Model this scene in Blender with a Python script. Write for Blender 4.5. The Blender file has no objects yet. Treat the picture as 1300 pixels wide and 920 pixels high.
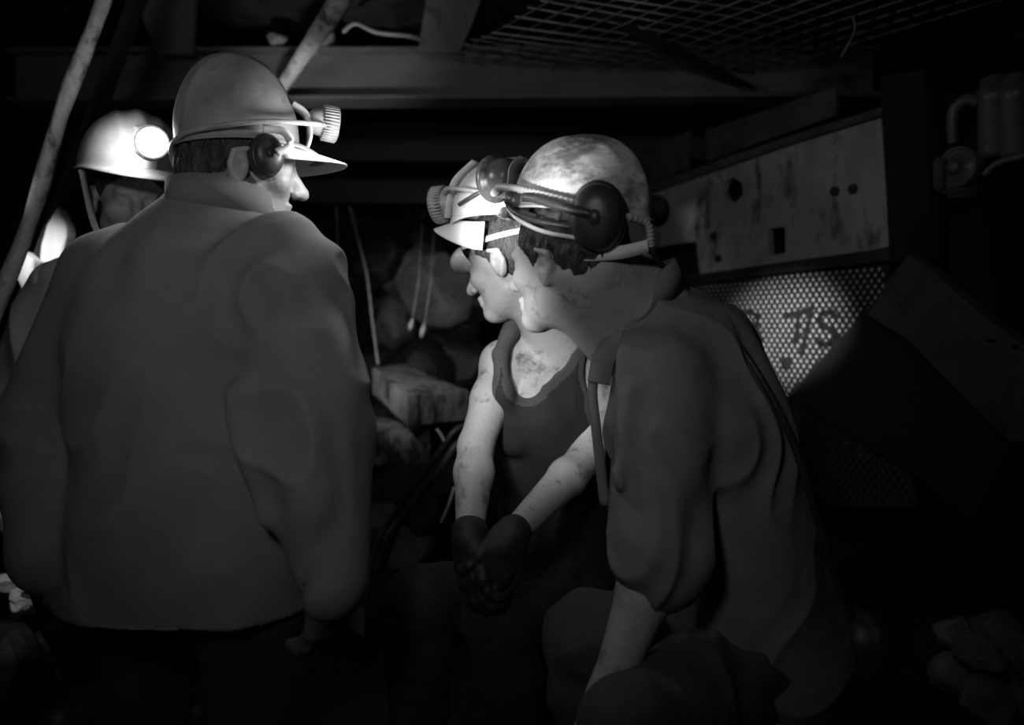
import bpy, bmesh, math, random
import numpy as np
from mathutils import Vector, Matrix, Euler
from mathutils import noise as mnoise

random.seed(7)
C = bpy.context.scene.collection
F = 1000.0           # focal length in pixels of the 1300 x 920 frame
H = 1.05             # eye height, a crouching photographer in a low seam
V = Vector

def P(px, py, d):
    """point seen at pixel (px, py) at distance d along the view"""
    return V(((px - 650) / F * d, d, H + (415 - py) / F * d))

# ------------------------------------------------------------------ materials
def mat(name, col, rough=0.7, metal=0.0, var=0.35, scale=9.0, bump=0.25, bscale=40.0,
        dark=None, dark_amt=0.0, dark_scale=4.0, stretch=(1, 1, 1), spec=0.5, trans=0.0):
    m = bpy.data.materials.new(name); m.use_nodes = True
    nt = m.node_tree; N = nt.nodes; L = nt.links
    b = N['Principled BSDF']
    b.inputs['Roughness'].default_value = rough
    b.inputs['Metallic'].default_value = metal
    b.inputs['Specular IOR Level'].default_value = spec
    b.inputs['Transmission Weight'].default_value = trans
    tc = N.new('ShaderNodeTexCoord'); mp = N.new('ShaderNodeMapping')
    mp.inputs['Scale'].default_value = stretch
    L.new(tc.outputs['Object'], mp.inputs['Vector'])
    n1 = N.new('ShaderNodeTexNoise'); n1.inputs['Scale'].default_value = scale
    n1.inputs['Detail'].default_value = 8; n1.inputs['Roughness'].default_value = 0.65
    L.new(mp.outputs[0], n1.inputs['Vector'])
    cr = N.new('ShaderNodeValToRGB')
    lo = max(0.0, col * (1 - var)); hi = min(1.0, col * (1 + var))
    cr.color_ramp.elements[0].position = 0.3; cr.color_ramp.elements[0].color = (lo, lo, lo, 1)
    cr.color_ramp.elements[1].position = 0.7; cr.color_ramp.elements[1].color = (hi, hi, hi, 1)
    L.new(n1.outputs['Fac'], cr.inputs['Fac'])
    out = cr.outputs['Color']
    if dark is not None:
        n2 = N.new('ShaderNodeTexNoise'); n2.inputs['Scale'].default_value = dark_scale
        n2.inputs['Detail'].default_value = 10; n2.inputs['Roughness'].default_value = 0.7
        L.new(mp.outputs[0], n2.inputs['Vector'])
        r2 = N.new('ShaderNodeValToRGB')
        t = 0.72 - 0.4 * dark_amt
        r2.color_ramp.elements[0].position = t; r2.color_ramp.elements[0].color = (0, 0, 0, 1)
        r2.color_ramp.elements[1].position = t + 0.12; r2.color_ramp.elements[1].color = (1, 1, 1, 1)
        L.new(n2.outputs['Fac'], r2.inputs['Fac'])
        mx = N.new('ShaderNodeMix'); mx.data_type = 'RGBA'
        L.new(r2.outputs['Color'], mx.inputs[0]); L.new(out, mx.inputs[6])
        mx.inputs[7].default_value = (dark, dark, dark, 1)
        out = mx.outputs[2]
    L.new(out, b.inputs['Base Color'])
    if bump:
        n3 = N.new('ShaderNodeTexNoise'); n3.inputs['Scale'].default_value = bscale
        n3.inputs['Detail'].default_value = 6
        L.new(mp.outputs[0], n3.inputs['Vector'])
        bp = N.new('ShaderNodeBump'); bp.inputs['Strength'].default_value = bump
        bp.inputs['Distance'].default_value = 0.01
        L.new(n3.outputs['Fac'], bp.inputs['Height']); L.new(bp.outputs[0], b.inputs['Normal'])
    return m

def glow(name, s):
    m = bpy.data.materials.new(name); m.use_nodes = True
    b = m.node_tree.nodes['Principled BSDF']
    b.inputs['Base Color'].default_value = (.8, .8, .8, 1)
    b.inputs['Emission Color'].default_value = (1, 1, 1, 1)
    b.inputs['Emission Strength'].default_value = s
    return m

M = dict(
    coal=mat('coal', .022, .55, var=.6, scale=5, bump=1.0, bscale=12),
    coal_floor=mat('coal_floor', .02, .8, var=.6, scale=6, bump=.9, bscale=18),
    skin=mat('skin', .42, .48, var=.12, scale=14, bump=.15, bscale=120, dark=.13, dark_amt=.38, dark_scale=11),
    skin_chest=mat('skin_sweaty', .42, .45, var=.12, scale=14, bump=.15, bscale=120, dark=.14, dark_amt=.42, dark_scale=16),
    hair=mat('hair', .045, .6, var=.8, scale=60, bump=1.0, bscale=130, stretch=(1, 1, .35)),
    vest=mat('vest_cloth', .022, .9, var=.3, bump=.3, bscale=300),
    trim_c=mat('vest_trim', .065, .9, var=.3, bump=.3, bscale=300),
    shirt=mat('shirt_cloth', .20, .9, var=.22, scale=6, bump=.35, bscale=22, dark=.12, dark_amt=.3, dark_scale=3),
    coat=mat('coat_cloth', .19, .95, var=.22, scale=4, bump=.3, bscale=16, dark=.15, dark_amt=.35, dark_scale=2.5),
    trousers=mat('trouser_cloth', .02, .95, var=.4, scale=8, bump=.5, bscale=25),
    trousers_r=mat('grey_trouser_cloth', .07, .95, var=.4, scale=8, bump=.5, bscale=25),
    glove=mat('glove_rubber', .02, .6, var=.4),
    boot=mat('boot_rubber', .02, .5, var=.4),
    helmet=mat('helmet_shell', .45, .5, var=.55, scale=13, bump=.15, bscale=60, dark=.13, dark_amt=.55, dark_scale=9, stretch=(1, 1, 1.6)),
    helmet_pale=mat('helmet_shell_pale', .6, .42, var=.25, scale=12, bump=.08, bscale=60, dark=.2, dark_amt=.3, dark_scale=9),
    helmet_grey=mat('helmet_shell_grey', .3, .5, var=.3, scale=9, bump=.1, bscale=60, dark=.12, dark_amt=.35, dark_scale=7),
    lampbody=mat('lamp_body', .10, .35, var=.5, scale=20, bump=.1, dark=.03, dark_amt=.5, dark_scale=22),
    ridge=mat('lamp_ridges', .33, .5, var=.3, scale=20, bump=.1),
    rubber=mat('rubber', .03, .45, var=.4),
    muff=mat('muff_plastic', .035, .42, var=.4, scale=14, bump=.1),
    white=mat('white_plastic', .85, .35, var=.1, bump=.0),
    lens=mat('goggle_lens', .5, .12, var=.15, bump=0, spec=.8),
    cable=mat('cable_sheath', .38, .4, var=.3, scale=30, bump=.1),
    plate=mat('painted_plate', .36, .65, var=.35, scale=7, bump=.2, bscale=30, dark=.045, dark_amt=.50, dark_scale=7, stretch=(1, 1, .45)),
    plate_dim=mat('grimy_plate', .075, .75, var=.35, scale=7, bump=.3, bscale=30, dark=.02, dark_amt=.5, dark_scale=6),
    steel=mat('grimy_steel', .03, .6, metal=.2, var=.5, scale=12, bump=.3, bscale=50),
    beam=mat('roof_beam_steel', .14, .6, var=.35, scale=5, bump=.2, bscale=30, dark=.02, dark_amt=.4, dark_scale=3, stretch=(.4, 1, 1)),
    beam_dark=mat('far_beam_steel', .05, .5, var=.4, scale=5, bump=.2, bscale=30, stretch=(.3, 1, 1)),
    cylm=mat('cylinder_metal', .10, .4, var=.3, scale=9, bump=.05, dark=.03, dark_amt=.4, dark_scale=8),
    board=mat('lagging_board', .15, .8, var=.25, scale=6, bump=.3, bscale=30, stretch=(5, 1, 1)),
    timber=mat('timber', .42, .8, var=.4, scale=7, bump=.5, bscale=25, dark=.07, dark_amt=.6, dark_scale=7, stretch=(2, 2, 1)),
    lamplit_pale=mat('lamplight_tone', .75, .7, var=.15, scale=9, bump=.2, bscale=40, stretch=(3, 3, .6)),  # pale tone stands for lamplight falling on the left props
    wire=mat('mesh_wire', .25, .45, metal=.3, var=.4, scale=12, bump=0),
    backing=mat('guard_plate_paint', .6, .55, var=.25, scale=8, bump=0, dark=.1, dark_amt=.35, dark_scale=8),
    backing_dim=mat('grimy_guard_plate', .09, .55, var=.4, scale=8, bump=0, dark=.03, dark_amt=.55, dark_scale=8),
    paintdark=mat('black_paint', .012, .7, var=.2, bump=0),
    black=mat('black_void_paint', .008, .9, var=.2, bump=0),
    stone=mat('grey_stone', .24, .8, var=.5, scale=9, bump=.7, bscale=25),
    stone_pale=mat('pale_stone', .5, .7, var=.3, scale=12, bump=.5, bscale=30),
    lamp_on=glow('lit_lamp_lens', 25.0),
)

# ------------------------------------------------------------------ scene helpers
ORG = {}
def tag(o, label=None, cat=None, group=None, kind=None):
    if label: o['label'] = label
    if cat: o['category'] = cat
    if group: o['group'] = group
    if kind: o['kind'] = kind
    return o

def empty(name, loc):
    o = bpy.data.objects.new(name, None); C.objects.link(o)
    o.location = loc; o.empty_display_size = .05
    ORG[o] = V(loc); return o

def link_mesh(name, me, m, parent=None, smooth=True):
    """me has world coordinates; origin goes to the parent's base or the mesh's own bottom centre"""
    if parent is not None:
        org = ORG[parent]
    else:
        n = len(me.vertices); co = np.empty(n * 3, np.float32); me.vertices.foreach_get('co', co)
        co = co.reshape(-1, 3); a, b = co.min(0), co.max(0)
        org = V(((a[0] + b[0]) / 2, (a[1] + b[1]) / 2, a[2]))
    me.transform(Matrix.Translation(-org))
    if m is not None and not me.materials: me.materials.append(m)
    me.shade_smooth() if smooth else me.shade_flat()
    o = bpy.data.objects.new(name, me); C.objects.link(o)
    ORG[o] = V(org)
    if parent is None: o.location = org
    else: o.parent = parent
    return o

def bm_obj(name, bm, m, parent=None, smooth=False):
    bmesh.ops.recalc_face_normals(bm, faces=bm.faces)
    me = bpy.data.meshes.new(name); bm.to_mesh(me); bm.free()
    return link_mesh(name, me, m, parent, smooth)

def raw_obj(name, vs, fs, m, parent=None, smooth=True):
    me = bpy.data.meshes.new(name); me.from_pydata([tuple(v) for v in vs], [], fs); me.update()
    return link_mesh(name, me, m, parent, smooth)

def merge(bm, other):
    me = bpy.data.meshes.new('tmp'); other.to_mesh(me); bm.from_mesh(me); bpy.data.meshes.remove(me); other.free()

def frame(z, xhint=V((1, 0, 0))):
    z = z.normalized(); y = z.cross(xhint)
    if y.length < 1e-4: y = z.cross(V((0, 1, 0)))
    y.normalize(); x = y.cross(z).normalized()
    return Matrix((x, y, z)).transposed()

def add_box(bm, c, size, rot=None, bev=0.0, jit=0.0, segs=2):
    b = bmesh.new(); bmesh.ops.create_cube(b, size=1)
    for v in b.verts: v.co = V((v.co.x * size[0], v.co.y * size[1], v.co.z * size[2]))
    if jit:
        for v in b.verts: v.co += V([random.uniform(-jit, jit) for _ in range(3)])
    if bev: bmesh.ops.bevel(b, geom=b.edges[:], offset=bev, segments=segs, affect='EDGES')
    for v in b.verts: v.co = (rot @ v.co if rot else v.co) + c
    merge(bm, b)

def add_bar(bm, a, b_, w, h, up=V((0, 0, 1)), bev=0.002):
    """square bar from a to b_; h runs along up"""
    z = (b_ - a).normalized(); x = z.cross(up).normalized(); y = x.cross(z)
    R = Matrix((x, y, z)).transposed()
    add_box(bm, (a + b_) / 2, (w, h, (b_ - a).length), R, bev)

def add_tube(bm, pts, r, n=10, caps=True):
    pts = [V(p) for p in pts]; rs = r if isinstance(r, (list, tuple)) else [r] * len(pts)
    rings = []; ref = V((.3, .2, 1))
    for i, p in enumerate(pts):
        t = (pts[min(i + 1, len(pts) - 1)] - pts[max(i - 1, 0)]).normalized()
        x = ref - t * ref.dot(t)
        if x.length < 1e-4: x = V((1, 0, 0)) - t * t.x
        x.normalize(); ref = x; y = t.cross(x)
        rings.append([bm.verts.new(p + (x * math.cos(k * 2 * math.pi / n) + y * math.sin(k * 2 * math.pi / n)) * rs[i]) for k in range(n)])
    for a, b in zip(rings, rings[1:]):
        for k in range(n): bm.faces.new((a[k], a[(k + 1) % n], b[(k + 1) % n], b[k]))
    if caps: bm.faces.new(rings[0][::-1]); bm.faces.new(rings[-1])

def smooth_path(pts, n=8):
    pts = [V(p) for p in pts]; out = []
    for i in range(len(pts) - 1):
        p0, p1, p2, p3 = pts[max(i - 1, 0)], pts[i], pts[i + 1], pts[min(i + 2, len(pts) - 1)]
        for k in range(n):
            t = k / n
            out.append(.5 * ((2 * p1) + (p2 - p0) * t + (2 * p0 - 5 * p1 + 4 * p2 - p3) * t * t + (3 * p1 - p0 - 3 * p2 + p3) * t ** 3))
    out.append(pts[-1]); return out

def add_lathe(bm, prof, n=32, Mx=Matrix.Identity(4)):
    """prof: list of (radius, height) turned about local z, then moved by Mx"""
    rings = []
    for r, z in prof:
        rings.append([bm.verts.new(Mx @ V((r * math.cos(k * 2 * math.pi / n), r * math.sin(k * 2 * math.pi / n), z))) for k in range(n)]
                     if r > 1e-5 else [bm.verts.new(Mx @ V((0, 0, z)))])
    for a, b in zip(rings, rings[1:]):
        for k in range(n):
            k2 = (k + 1) % n
            if len(a) == 1 and len(b) == 1: continue
            if len(a) == 1: bm.faces.new((a[0], b[k2], b[k]))
            elif len(b) == 1: bm.faces.new((a[k], a[k2], b[0]))
            else: bm.faces.new((a[k], a[k2], b[k2], b[k]))

def T(c, R): return Matrix.Translation(c) @ R.to_4x4()

def curve_plate(name, outline, holes, to3d, nrm, thick, m, parent=None, bev=0.003):
    """flat plate cut from a 2D outline with holes; to3d maps (s, z) to the place"""
    cu = bpy.data.curves.new(name, 'CURVE'); cu.dimensions = '2D'; cu.fill_mode = 'BOTH'
    cu.extrude = max(thick / 2 - bev, 0.0005); cu.bevel_depth = bev; cu.bevel_resolution = 1
    for poly in [outline] + holes:
        sp = cu.splines.new('POLY'); sp.points.add(len(poly) - 1); sp.use_cyclic_u = True
        for i, (s, z) in enumerate(poly): sp.points[i].co = (s, z, 0, 1)
    o = bpy.data.objects.new('tmp', cu); C.objects.link(o)
    dg = bpy.context.evaluated_depsgraph_get(); me = bpy.data.meshes.new_from_object(o.evaluated_get(dg))
    bpy.data.objects.remove(o); bpy.data.curves.remove(cu)
    for v in me.vertices:
        v.co = to3d(v.co.x, v.co.y) + nrm * v.co.z
    me.name = name; me.materials.clear()
    return link_mesh(name, me, m, parent, False)

# ------------------------------------------------------------------ implicit surfaces
def cap(a, b, ra, rb, k=.02, n=None, f=1.0, neg=False):
    return dict(t='c', a=V(a), b=V(b), ra=ra, rb=rb, k=k, n=n, f=f, neg=neg)
def ell(c, r, R=None, k=.02, neg=False):
    return dict(t='e', c=V(c), r=r, R=R or Matrix.Identity(3), k=k, neg=neg)
def ball(c, r, k=.02, neg=False): return cap(c, V(c) + V((0, 0, 1e-4)), r, r, k, neg=neg)

class Vol:
    def __init__(s, prims, h=.004, off=0.0):
        s.h = h
        lo = np.array([1e9] * 3); hi = -lo
        bs = []
        for p in prims:
            o = p.get('off', off)
            if p['t'] == 'c':
                q = np.array([p['a'][:], p['b'][:]]); r = max(p['ra'], p['rb']) + max(o, 0)
                a, b = q.min(0) - r, q.max(0) + r
            else:
                q = np.array(p['c'][:]); r = max(p['r']) + max(o, 0); a, b = q - r, q + r
            bs.append((a, b))
            if not p['neg']: lo = np.minimum(lo, a); hi = np.maximum(hi, b)
        s.lo = lo - 3 * h; n = np.ceil((hi - s.lo) / h).astype(int) + 4
        s.n = n; s.D = np.full(n, 1.0, np.float32)
        ax = [(s.lo[i] + h * np.arange(n[i])).astype(np.float32) for i in range(3)]
        for p, (a, b) in zip(prims, bs):
            o = p.get('off', off); k = p['k']; pad = k + 3 * h
            i0 = np.maximum(((a - pad - s.lo) / h).astype(int), 0); i1 = np.minimum(((b + pad - s.lo) / h).astype(int) + 2, n)
            if (i1 <= i0).any(): continue
            sl = tuple(slice(i0[i], i1[i]) for i in range(3))
            X = ax[0][sl[0]][:, None, None]; Y = ax[1][sl[1]][None, :, None]; Z = ax[2][sl[2]][None, None, :]
            if p['t'] == 'c':
                A = p['a']; d = p['b'] - p['a']; dd = max(d.dot(d), 1e-9)
                x, y, z = X - A.x, Y - A.y, Z - A.z
                t = np.clip((x * d.x + y * d.y + z * d.z) / dd, 0, 1)
                x = x - t * d.x; y = y - t * d.y; z = z - t * d.z
                if p['n'] is not None:
                    nn = p['n']; w = (x * nn.x + y * nn.y + z * nn.z) * (p['f'] - 1)
                    x = x + w * nn.x; y = y + w * nn.y; z = z + w * nn.z
                v = np.sqrt(x * x + y * y + z * z) - (p['ra'] + (p['rb'] - p['ra']) * t) - o
            else:
                c = p['c']; R = p['R']; r = [q + o for q in p['r']]
                x, y, z = X - c.x, Y - c.y, Z - c.z
                u = [x * R[0][i] + y * R[1][i] + z * R[2][i] for i in range(3)]
                k1 = np.sqrt(sum((u[i] / r[i]) ** 2 for i in range(3)))
                k2 = np.sqrt(sum((u[i] / r[i] ** 2) ** 2 for i in range(3))) + 1e-6
                v = k1 * (k1 - 1) / k2
            v = v.astype(np.float32); D = s.D[sl]
            if p['neg']:
                v = -v
                if k > 0:
                    hh = np.maximum(k - np.abs(D - v), 0) / k; s.D[sl] = np.maximum(D, v) + hh * hh * k * .25
                else: s.D[sl] = np.maximum(D, v)
            else:
                if k > 0:
                    hh = np.maximum(k - np.abs(D - v), 0) / k; s.D[sl] = np.minimum(D, v) - hh * hh * k * .25
                else: s.D[sl] = np.minimum(D, v)
    def mesh(s, name, it=1):
        D = s.D; h = s.h; I = D < 0; n = np.array(D.shape)
        cnt = np.zeros(n - 1, np.int8)
        cs = [(i, j, k) for i in (0, 1) for j in (0, 1) for k in (0, 1)]
        for c in cs: cnt += I[c[0]:n[0] - 1 + c[0], c[1]:n[1] - 1 + c[1], c[2]:n[2] - 1 + c[2]]
        mixed = (cnt > 0) & (cnt < 8)
        idx = np.argwhere(mixed); idm = np.full(n - 1, -1, np.int32); idm[mixed] = np.arange(len(idx))
        sm = np.zeros((len(idx), 3)); ct = np.zeros(len(idx))
        for a in cs:
            for axx in range(3):
                if a[axx]: continue
                b = list(a); b[axx] = 1
                da = D[idx[:, 0] + a[0], idx[:, 1] + a[1], idx[:, 2] + a[2]]
                db = D[idx[:, 0] + b[0], idx[:, 1] + b[1], idx[:, 2] + b[2]]
                x = (da < 0) != (db < 0)
                t = np.where(x, da / np.where(x, da - db, 1), 0)
                p = np.tile(np.array(a, float), (len(idx), 1)); p[:, axx] = t
                sm[x] += p[x]; ct[x] += 1
        pos = s.lo + (idx + sm / ct[:, None]) * h
        quads = []
        for axx in range(3):
            sl0 = [slice(1, -1)] * 3; sl1 = [slice(1, -1)] * 3
            sl0[axx] = slice(0, -1); sl1[axx] = slice(1, None)
            A = I[tuple(sl0)]; B = I[tuple(sl1)]; e = np.argwhere(A != B)
            inside = A[tuple(e.T)]
            off = np.ones(3, int); off[axx] = 0; e = e + off
            u, w = [(1, 2), (2, 0), (0, 1)][axx]
            q = []
            for du, dw in ((-1, -1), (0, -1), (0, 0), (-1, 0)):
                f = e.copy(); f[:, u] += du; f[:, w] += dw; q.append(idm[tuple(f.T)])
            q = np.stack(q, 1); q[~inside] = q[~inside][:, ::-1]; quads.append(q)
        Q = np.concatenate(quads); Q = Q[(Q >= 0).all(1)]
        for _ in range(it):                          # light Laplacian smoothing
            acc = np.zeros_like(pos); c2 = np.zeros(len(pos))
            for a, b in ((0, 1), (1, 2), (2, 3), (3, 0)):
                for s_, d_ in ((a, b), (b, a)):
                    for c in range(3): acc[:, c] += np.bincount(Q[:, s_], pos[Q[:, d_], c], len(pos))
                    c2 += np.bincount(Q[:, s_], minlength=len(pos))
            pos = pos * .5 + .5 * acc / np.maximum(c2, 1)[:, None]
        me = bpy.data.meshes.new(name)
        me.vertices.add(len(pos)); me.vertices.foreach_set('co', pos.astype(np.float32).ravel())
        me.loops.add(Q.size); me.loops.foreach_set('vertex_index', Q.astype(np.int32).ravel())
        me.polygons.add(len(Q)); me.polygons.foreach_set('loop_start', np.arange(0, Q.size, 4, dtype=np.int32))
        me.update(calc_edges=True); me.validate()
        return me

def vol_obj(name, prims, m, parent, h=.004, off=0.0, it=1, disp=None):
    me = Vol(prims, h, off).mesh(name, it)
    if disp:
        amp, sc, st = disp
        co = np.empty(len(me.vertices) * 3, np.float32); me.vertices.foreach_get('co', co)
        no = np.empty(len(me.vertices) * 3, np.float32); me.vertices.foreach_get('normal', no)
        co = co.reshape(-1, 3); no = no.reshape(-1, 3)
        d = np.array([mnoise.noise(V((float(p[0]) * sc * st[0], float(p[1]) * sc * st[1], float(p[2]) * sc * st[2])) +
                      V((mnoise.noise(V((float(p[0]), float(p[1]), float(p[2]))) * 5), 0, 0)) * 1.5) for p in co])
        d = 1 - np.abs(d) * 2.2
        co += no * (amp * (d - .6))[:, None]
        me.vertices.foreach_set('co', co.astype(np.float32).ravel()); me.update()
    return link_mesh(name, me, m, parent, True)

# ------------------------------------------------------------------ people
def headframe(f, u=V((0, 0, 1))):
    f = V(f).normalized(); u = V(u); l = u.cross(f).normalized(); u = f.cross(l).normalized()
    return Matrix((f, l, u)).transposed()

def head_prims(c, R, jaw=1.0):
    W = lambda x, y, z: c + R @ V((x, y, z))
    pr = [ell(W(-.018, 0, .035), (.098, .076, .088), R),
          ell(W(.028, 0, -.03), (.06, .058, .085), R, .03),
          cap(W(.0, .046, -.065), W(.066, .012, -.1), .018, .018, .03),
          cap(W(.0, -.046, -.065), W(.066, -.012, -.1), .018, .018, .03),
          cap(W(.07, -.010, -.103), W(.07, .010, -.103), .019, .019, .015),
          cap(W(.078, -.035, .018), W(.078, .035, .018), .011, .011, .015),
          cap(W(.08, 0, .012), W(.108, 0, -.03), .008, .012, .012),
          ball(W(.112, 0, -.036), .0115, .006),
          ball(W(.098, .012, -.038), .009, .006), ball(W(.098, -.012, -.038), .009, .006)]
    for s in (1, -1):
        pr += [ball(W(.062, s * .044, -.025), .020, .02),
               ball(W(.094, s * .032, -.002), .013, .012, neg=True),
               ball(W(.072, s * .031, -.002), .0145, .004),
               cap(W(.086, s * .018, -.003), W(.082, s * .044, -.004), .002, .002, .002, neg=True),
               ell(W(-.012, s * .079, -.012), (.019, .008, .033), R, .008),
               cap(W(-.022, s * .087, .012), W(.002, s * .085, .02), .005, .005, .004),
               cap(W(-.022, s * .087, .012), W(-.026, s * .085, -.012), .005, .005, .004),
               cap(W(-.026, s * .085, -.012), W(-.012, s * .083, -.04), .005, .006, .004),
               ball(W(-.006, s * .090, -.01), .009, .004, neg=True),
               ball(W(.1, s * .007, -.049), .003, .002, neg=True)]
    pr += [cap(W(.086, -.020, -.064), W(.086, .020, -.064), .007, .007, .006),
           cap(W(.084, -.017, -.077), W(.084, .017, -.077), .008, .008, .006),
           cap(W(.094, -.023, -.070), W(.094, .023, -.070), .0022, .0022, .003, neg=True)]
    return pr

def hand_prims(w, d, n, side, curl=.35, r=.0088, spread=.02, scale=1.0):
    """w wrist, d towards the fingers, n out of the back of the hand, side +1 / -1 where the thumb leaves"""
    d = V(d).normalized(); n = V(n); n = (n - d * n.dot(d)).normalized(); s = d.cross(n) * side
    S = scale
    pr = [cap(w, w + d * .03 * S, .026 * S, .03 * S, .02, n, 1.45)]
    base = w + d * .085 * S
    for i, (o, L) in enumerate(((.032, .072), (.011, .08), (-.011, .075), (-.031, .06))):
        b = base + s * o * S - d * abs(o) * .25
        pr.append(cap(w + d * .02 * S + s * o * .6 * S, b, .017 * S, .0125 * S, .012, n, 1.2))
        q = b; a = curl * .8; rr = r * S * (1.0 if i < 3 else .88)
        for j, fr in enumerate((.45, .32, .26)):
            dr = (d * math.cos(a) - n * math.sin(a) + s * (o * 1.8)).normalized()
            e = q + dr * L * fr * S
            pr.append(cap(q, e, rr * (1 - .07 * j), rr * (.93 - .07 * j), .003)); q = e; a += curl * 1.3
    tb = w + d * .022 * S + s * .024 * S; t1 = tb + (d * .55 + s * .7 - n * .35).normalized() * .042 * S
    t2 = t1 + (d * .85 + s * .3 - n * .4).normalized() * .032 * S; t3 = t2 + (d * .95 - n * .5).normalized() * .024 * S
    pr += [cap(tb, t1, .017 * S, .0125 * S, .01), cap(t1, t2, .0115 * S, .0105 * S, .004), cap(t2, t3, .0105 * S, .0085 * S, .004)]
    return pr

def torso_prims(J, w=1.0):
    pel, ch, nk, sl, sr = J['pelvis'], J['chest'], J['neck'], J['shL'], J['shR']
    left = (sl - sr).normalized(); up = (nk - pel).normalized()
    fr = left.cross(up).normalized(); left = up.cross(fr)
    J['front'] = fr; J['left'] = left
    mid = (sl + sr) / 2
    return [cap(pel - left * .05, pel + left * .05, .135 * w, .135 * w, .05, fr, 1.15),
            cap(pel, ch, .15 * w, .165 * w, .05, fr, 1.3),
            cap(ch, mid - up * .06, .165 * w, .15 * w, .06, fr, 1.3),
            cap(sl - left * .05 - up * .02, sr + left * .05 - up * .02, .068, .068, .05),
            cap(mid + up * .0, nk, .085, .062, .05),
            ball(ch + fr * .06 + left * .07 + (mid - ch) * .4, .08, .05), ball(ch + fr * .06 - left * .07 + (mid - ch) * .4, .08, .05)]

def arm_prims(s, e, w, k=1.0):
    m1 = s.lerp(e, .45); m2 = e.lerp(w, .3)
    return [ball(s, .062 * k, .03), cap(s, m1, .054 * k, .05 * k, .02), cap(m1, e, .05 * k, .041 * k, .02),
            cap(e, m2, .041 * k, .045 * k, .015), cap(m2, w, .045 * k, .029 * k, .015)]

def leg_prims(h, k, a, toe):
    m = k.lerp(a, .3)
    return [cap(h, k, .088, .06, .03), cap(k, m, .056, .058, .02), cap(m, a, .058, .038, .02),
            cap(a, toe, .042, .034, .02)]

def with_off(prims, o):
    out = []
    for p in prims:
        q = dict(p); q['off'] = o; out.append(q)
    return out

# ---- helmets ---------------------------------------------------------------
def helmet(parent, c, R, m, sx=.142, sy=.118, sz=.135, peak=.045, rimw=.010, ridge=.006):
    """c centre of the rim plane, R local frame (x forward, z up)"""
    na, npn = 96, 26; vs = []; fs = []
    for j in range(npn):
        ph = j / (npn - 1) * math.pi / 2
        for i in range(na):
            a = i / na * 2 * math.pi
            rx, ry = sx, sy
            cz = math.sin(ph); cr = math.cos(ph) ** .85
            x = rx * cr * math.cos(a); y = ry * cr * math.sin(a); z = sz * cz
            rd = ridge * math.exp(-(y / .014) ** 2) * min(1, z / .05)
            rd += ridge * .6 * (math.exp(-((abs(y) - .045) / .008) ** 2)) * min(1, z / .06)
            nrm = V((x / rx ** 2, y / ry ** 2, z / sz ** 2)).normalized()
            vs.append(c + R @ (V((x, y, z)) + nrm * rd))
        if j == 0: pass
    for j in range(npn - 1):
        for i in range(na):
            i2 = (i + 1) % na
            fs.append((j * na + i, j * na + i2, (j + 1) * na + i2, (j + 1) * na + i))
    base = len(vs)                                    # rim flange and peak
    for ring in range(1, 5):
        t = ring / 4
        for i in range(na):
            a = i / na * 2 * math.pi
            fr = max(0, math.cos(a)) ** 2.2
            e = (rimw + peak * fr) * t
            x = (sx + e) * math.cos(a); y = (sy + e * .6) * math.sin(a)
            z = -.004 * t - .022 * fr * t * t
            vs.append(c + R @ V((x, y, z)))
    prev = 0
    for ring in range(4):
        b = base + ring * na
        for i in range(na):
            i2 = (i + 1) % na; fs.append((b + i, b + i2, prev + i2, prev + i))
        prev = b
    o = raw_obj('helmet', vs, fs, m, parent)
    md = o.modifiers.new('thick', 'SOLIDIFY'); md.thickness = .0035; md.offset = -1
    return o

def cap_lamp(hel, c, fw, r=.034, depth=.05, mbody='lampbody', mlens='lens', ridged=False, on=False):
    R = frame(V(fw)); Mx = T(c, R)
    bm = bmesh.new()
    prof = [(0, -depth), (r * .55, -depth), (r * .8, -depth * .85), (r * .93, -depth * .5), (r * .93, -.012), (r * 1.1, -.010), (r * 1.12, .0), (r * 1.08, .006), (r * .93, .007), (r * .9, .001), (0, .001)]
    add_lathe(bm, prof, 40, Mx)
    if ridged:
        for k in range(34):
            a = k / 34 * 2 * math.pi
            add_bar(bm, Mx @ V((r * 1.04 * math.cos(a), r * 1.04 * math.sin(a), -.024)), Mx @ V((r * 1.08 * math.cos(a), r * 1.08 * math.sin(a), .004)), .004, .007, Mx.to_3x3() @ V((math.cos(a), math.sin(a), 0)), .0008)
    o = bm_obj('cap_lamp', bm, M['ridge' if ridged else mbody], hel, True)
    bm = bmesh.new()
    add_lathe(bm, [(0, .006), (r * .5, .0055), (r * .86, .002), (r * .86, -.002), (0, -.002)], 36, Mx)
    bm_obj('lamp_lens', bm, M['lamp_on'] if on else M[mlens], hel, True)
    return o

def ear_muff(hel, c, outn, r=.043, h=.05):
    R = frame(V(outn)); Mx = T(c, R) @ Matrix.Diagonal((1, 1.25, 1, 1))
    bm = bmesh.new()
    add_lathe(bm, [(0, h), (r * .45, h * .98), (r * .75, h * .86), (r * .93, h * .6), (r, h * .3), (r, .012), (r * .96, .010), (r * 1.05, .006), (r * 1.1, -.002), (r * 1.05, -.012), (r * .7, -.014), (0, -.008)], 36, Mx)
    add_lathe(bm, [(0, h * 1.03), (r * .22, h * 1.03), (r * .25, h * .95), (r * .25, h * .8)], 20, Mx)
    return bm_obj('ear_muff', bm, M['muff'], hel, True)

def tube_obj(name, pts, r, m, parent=None, n=10, sm=8):
    bm = bmesh.new(); add_tube(bm, smooth_path(pts, sm), r, n)
    return bm_obj(name, bm, m, parent, True)

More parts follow.
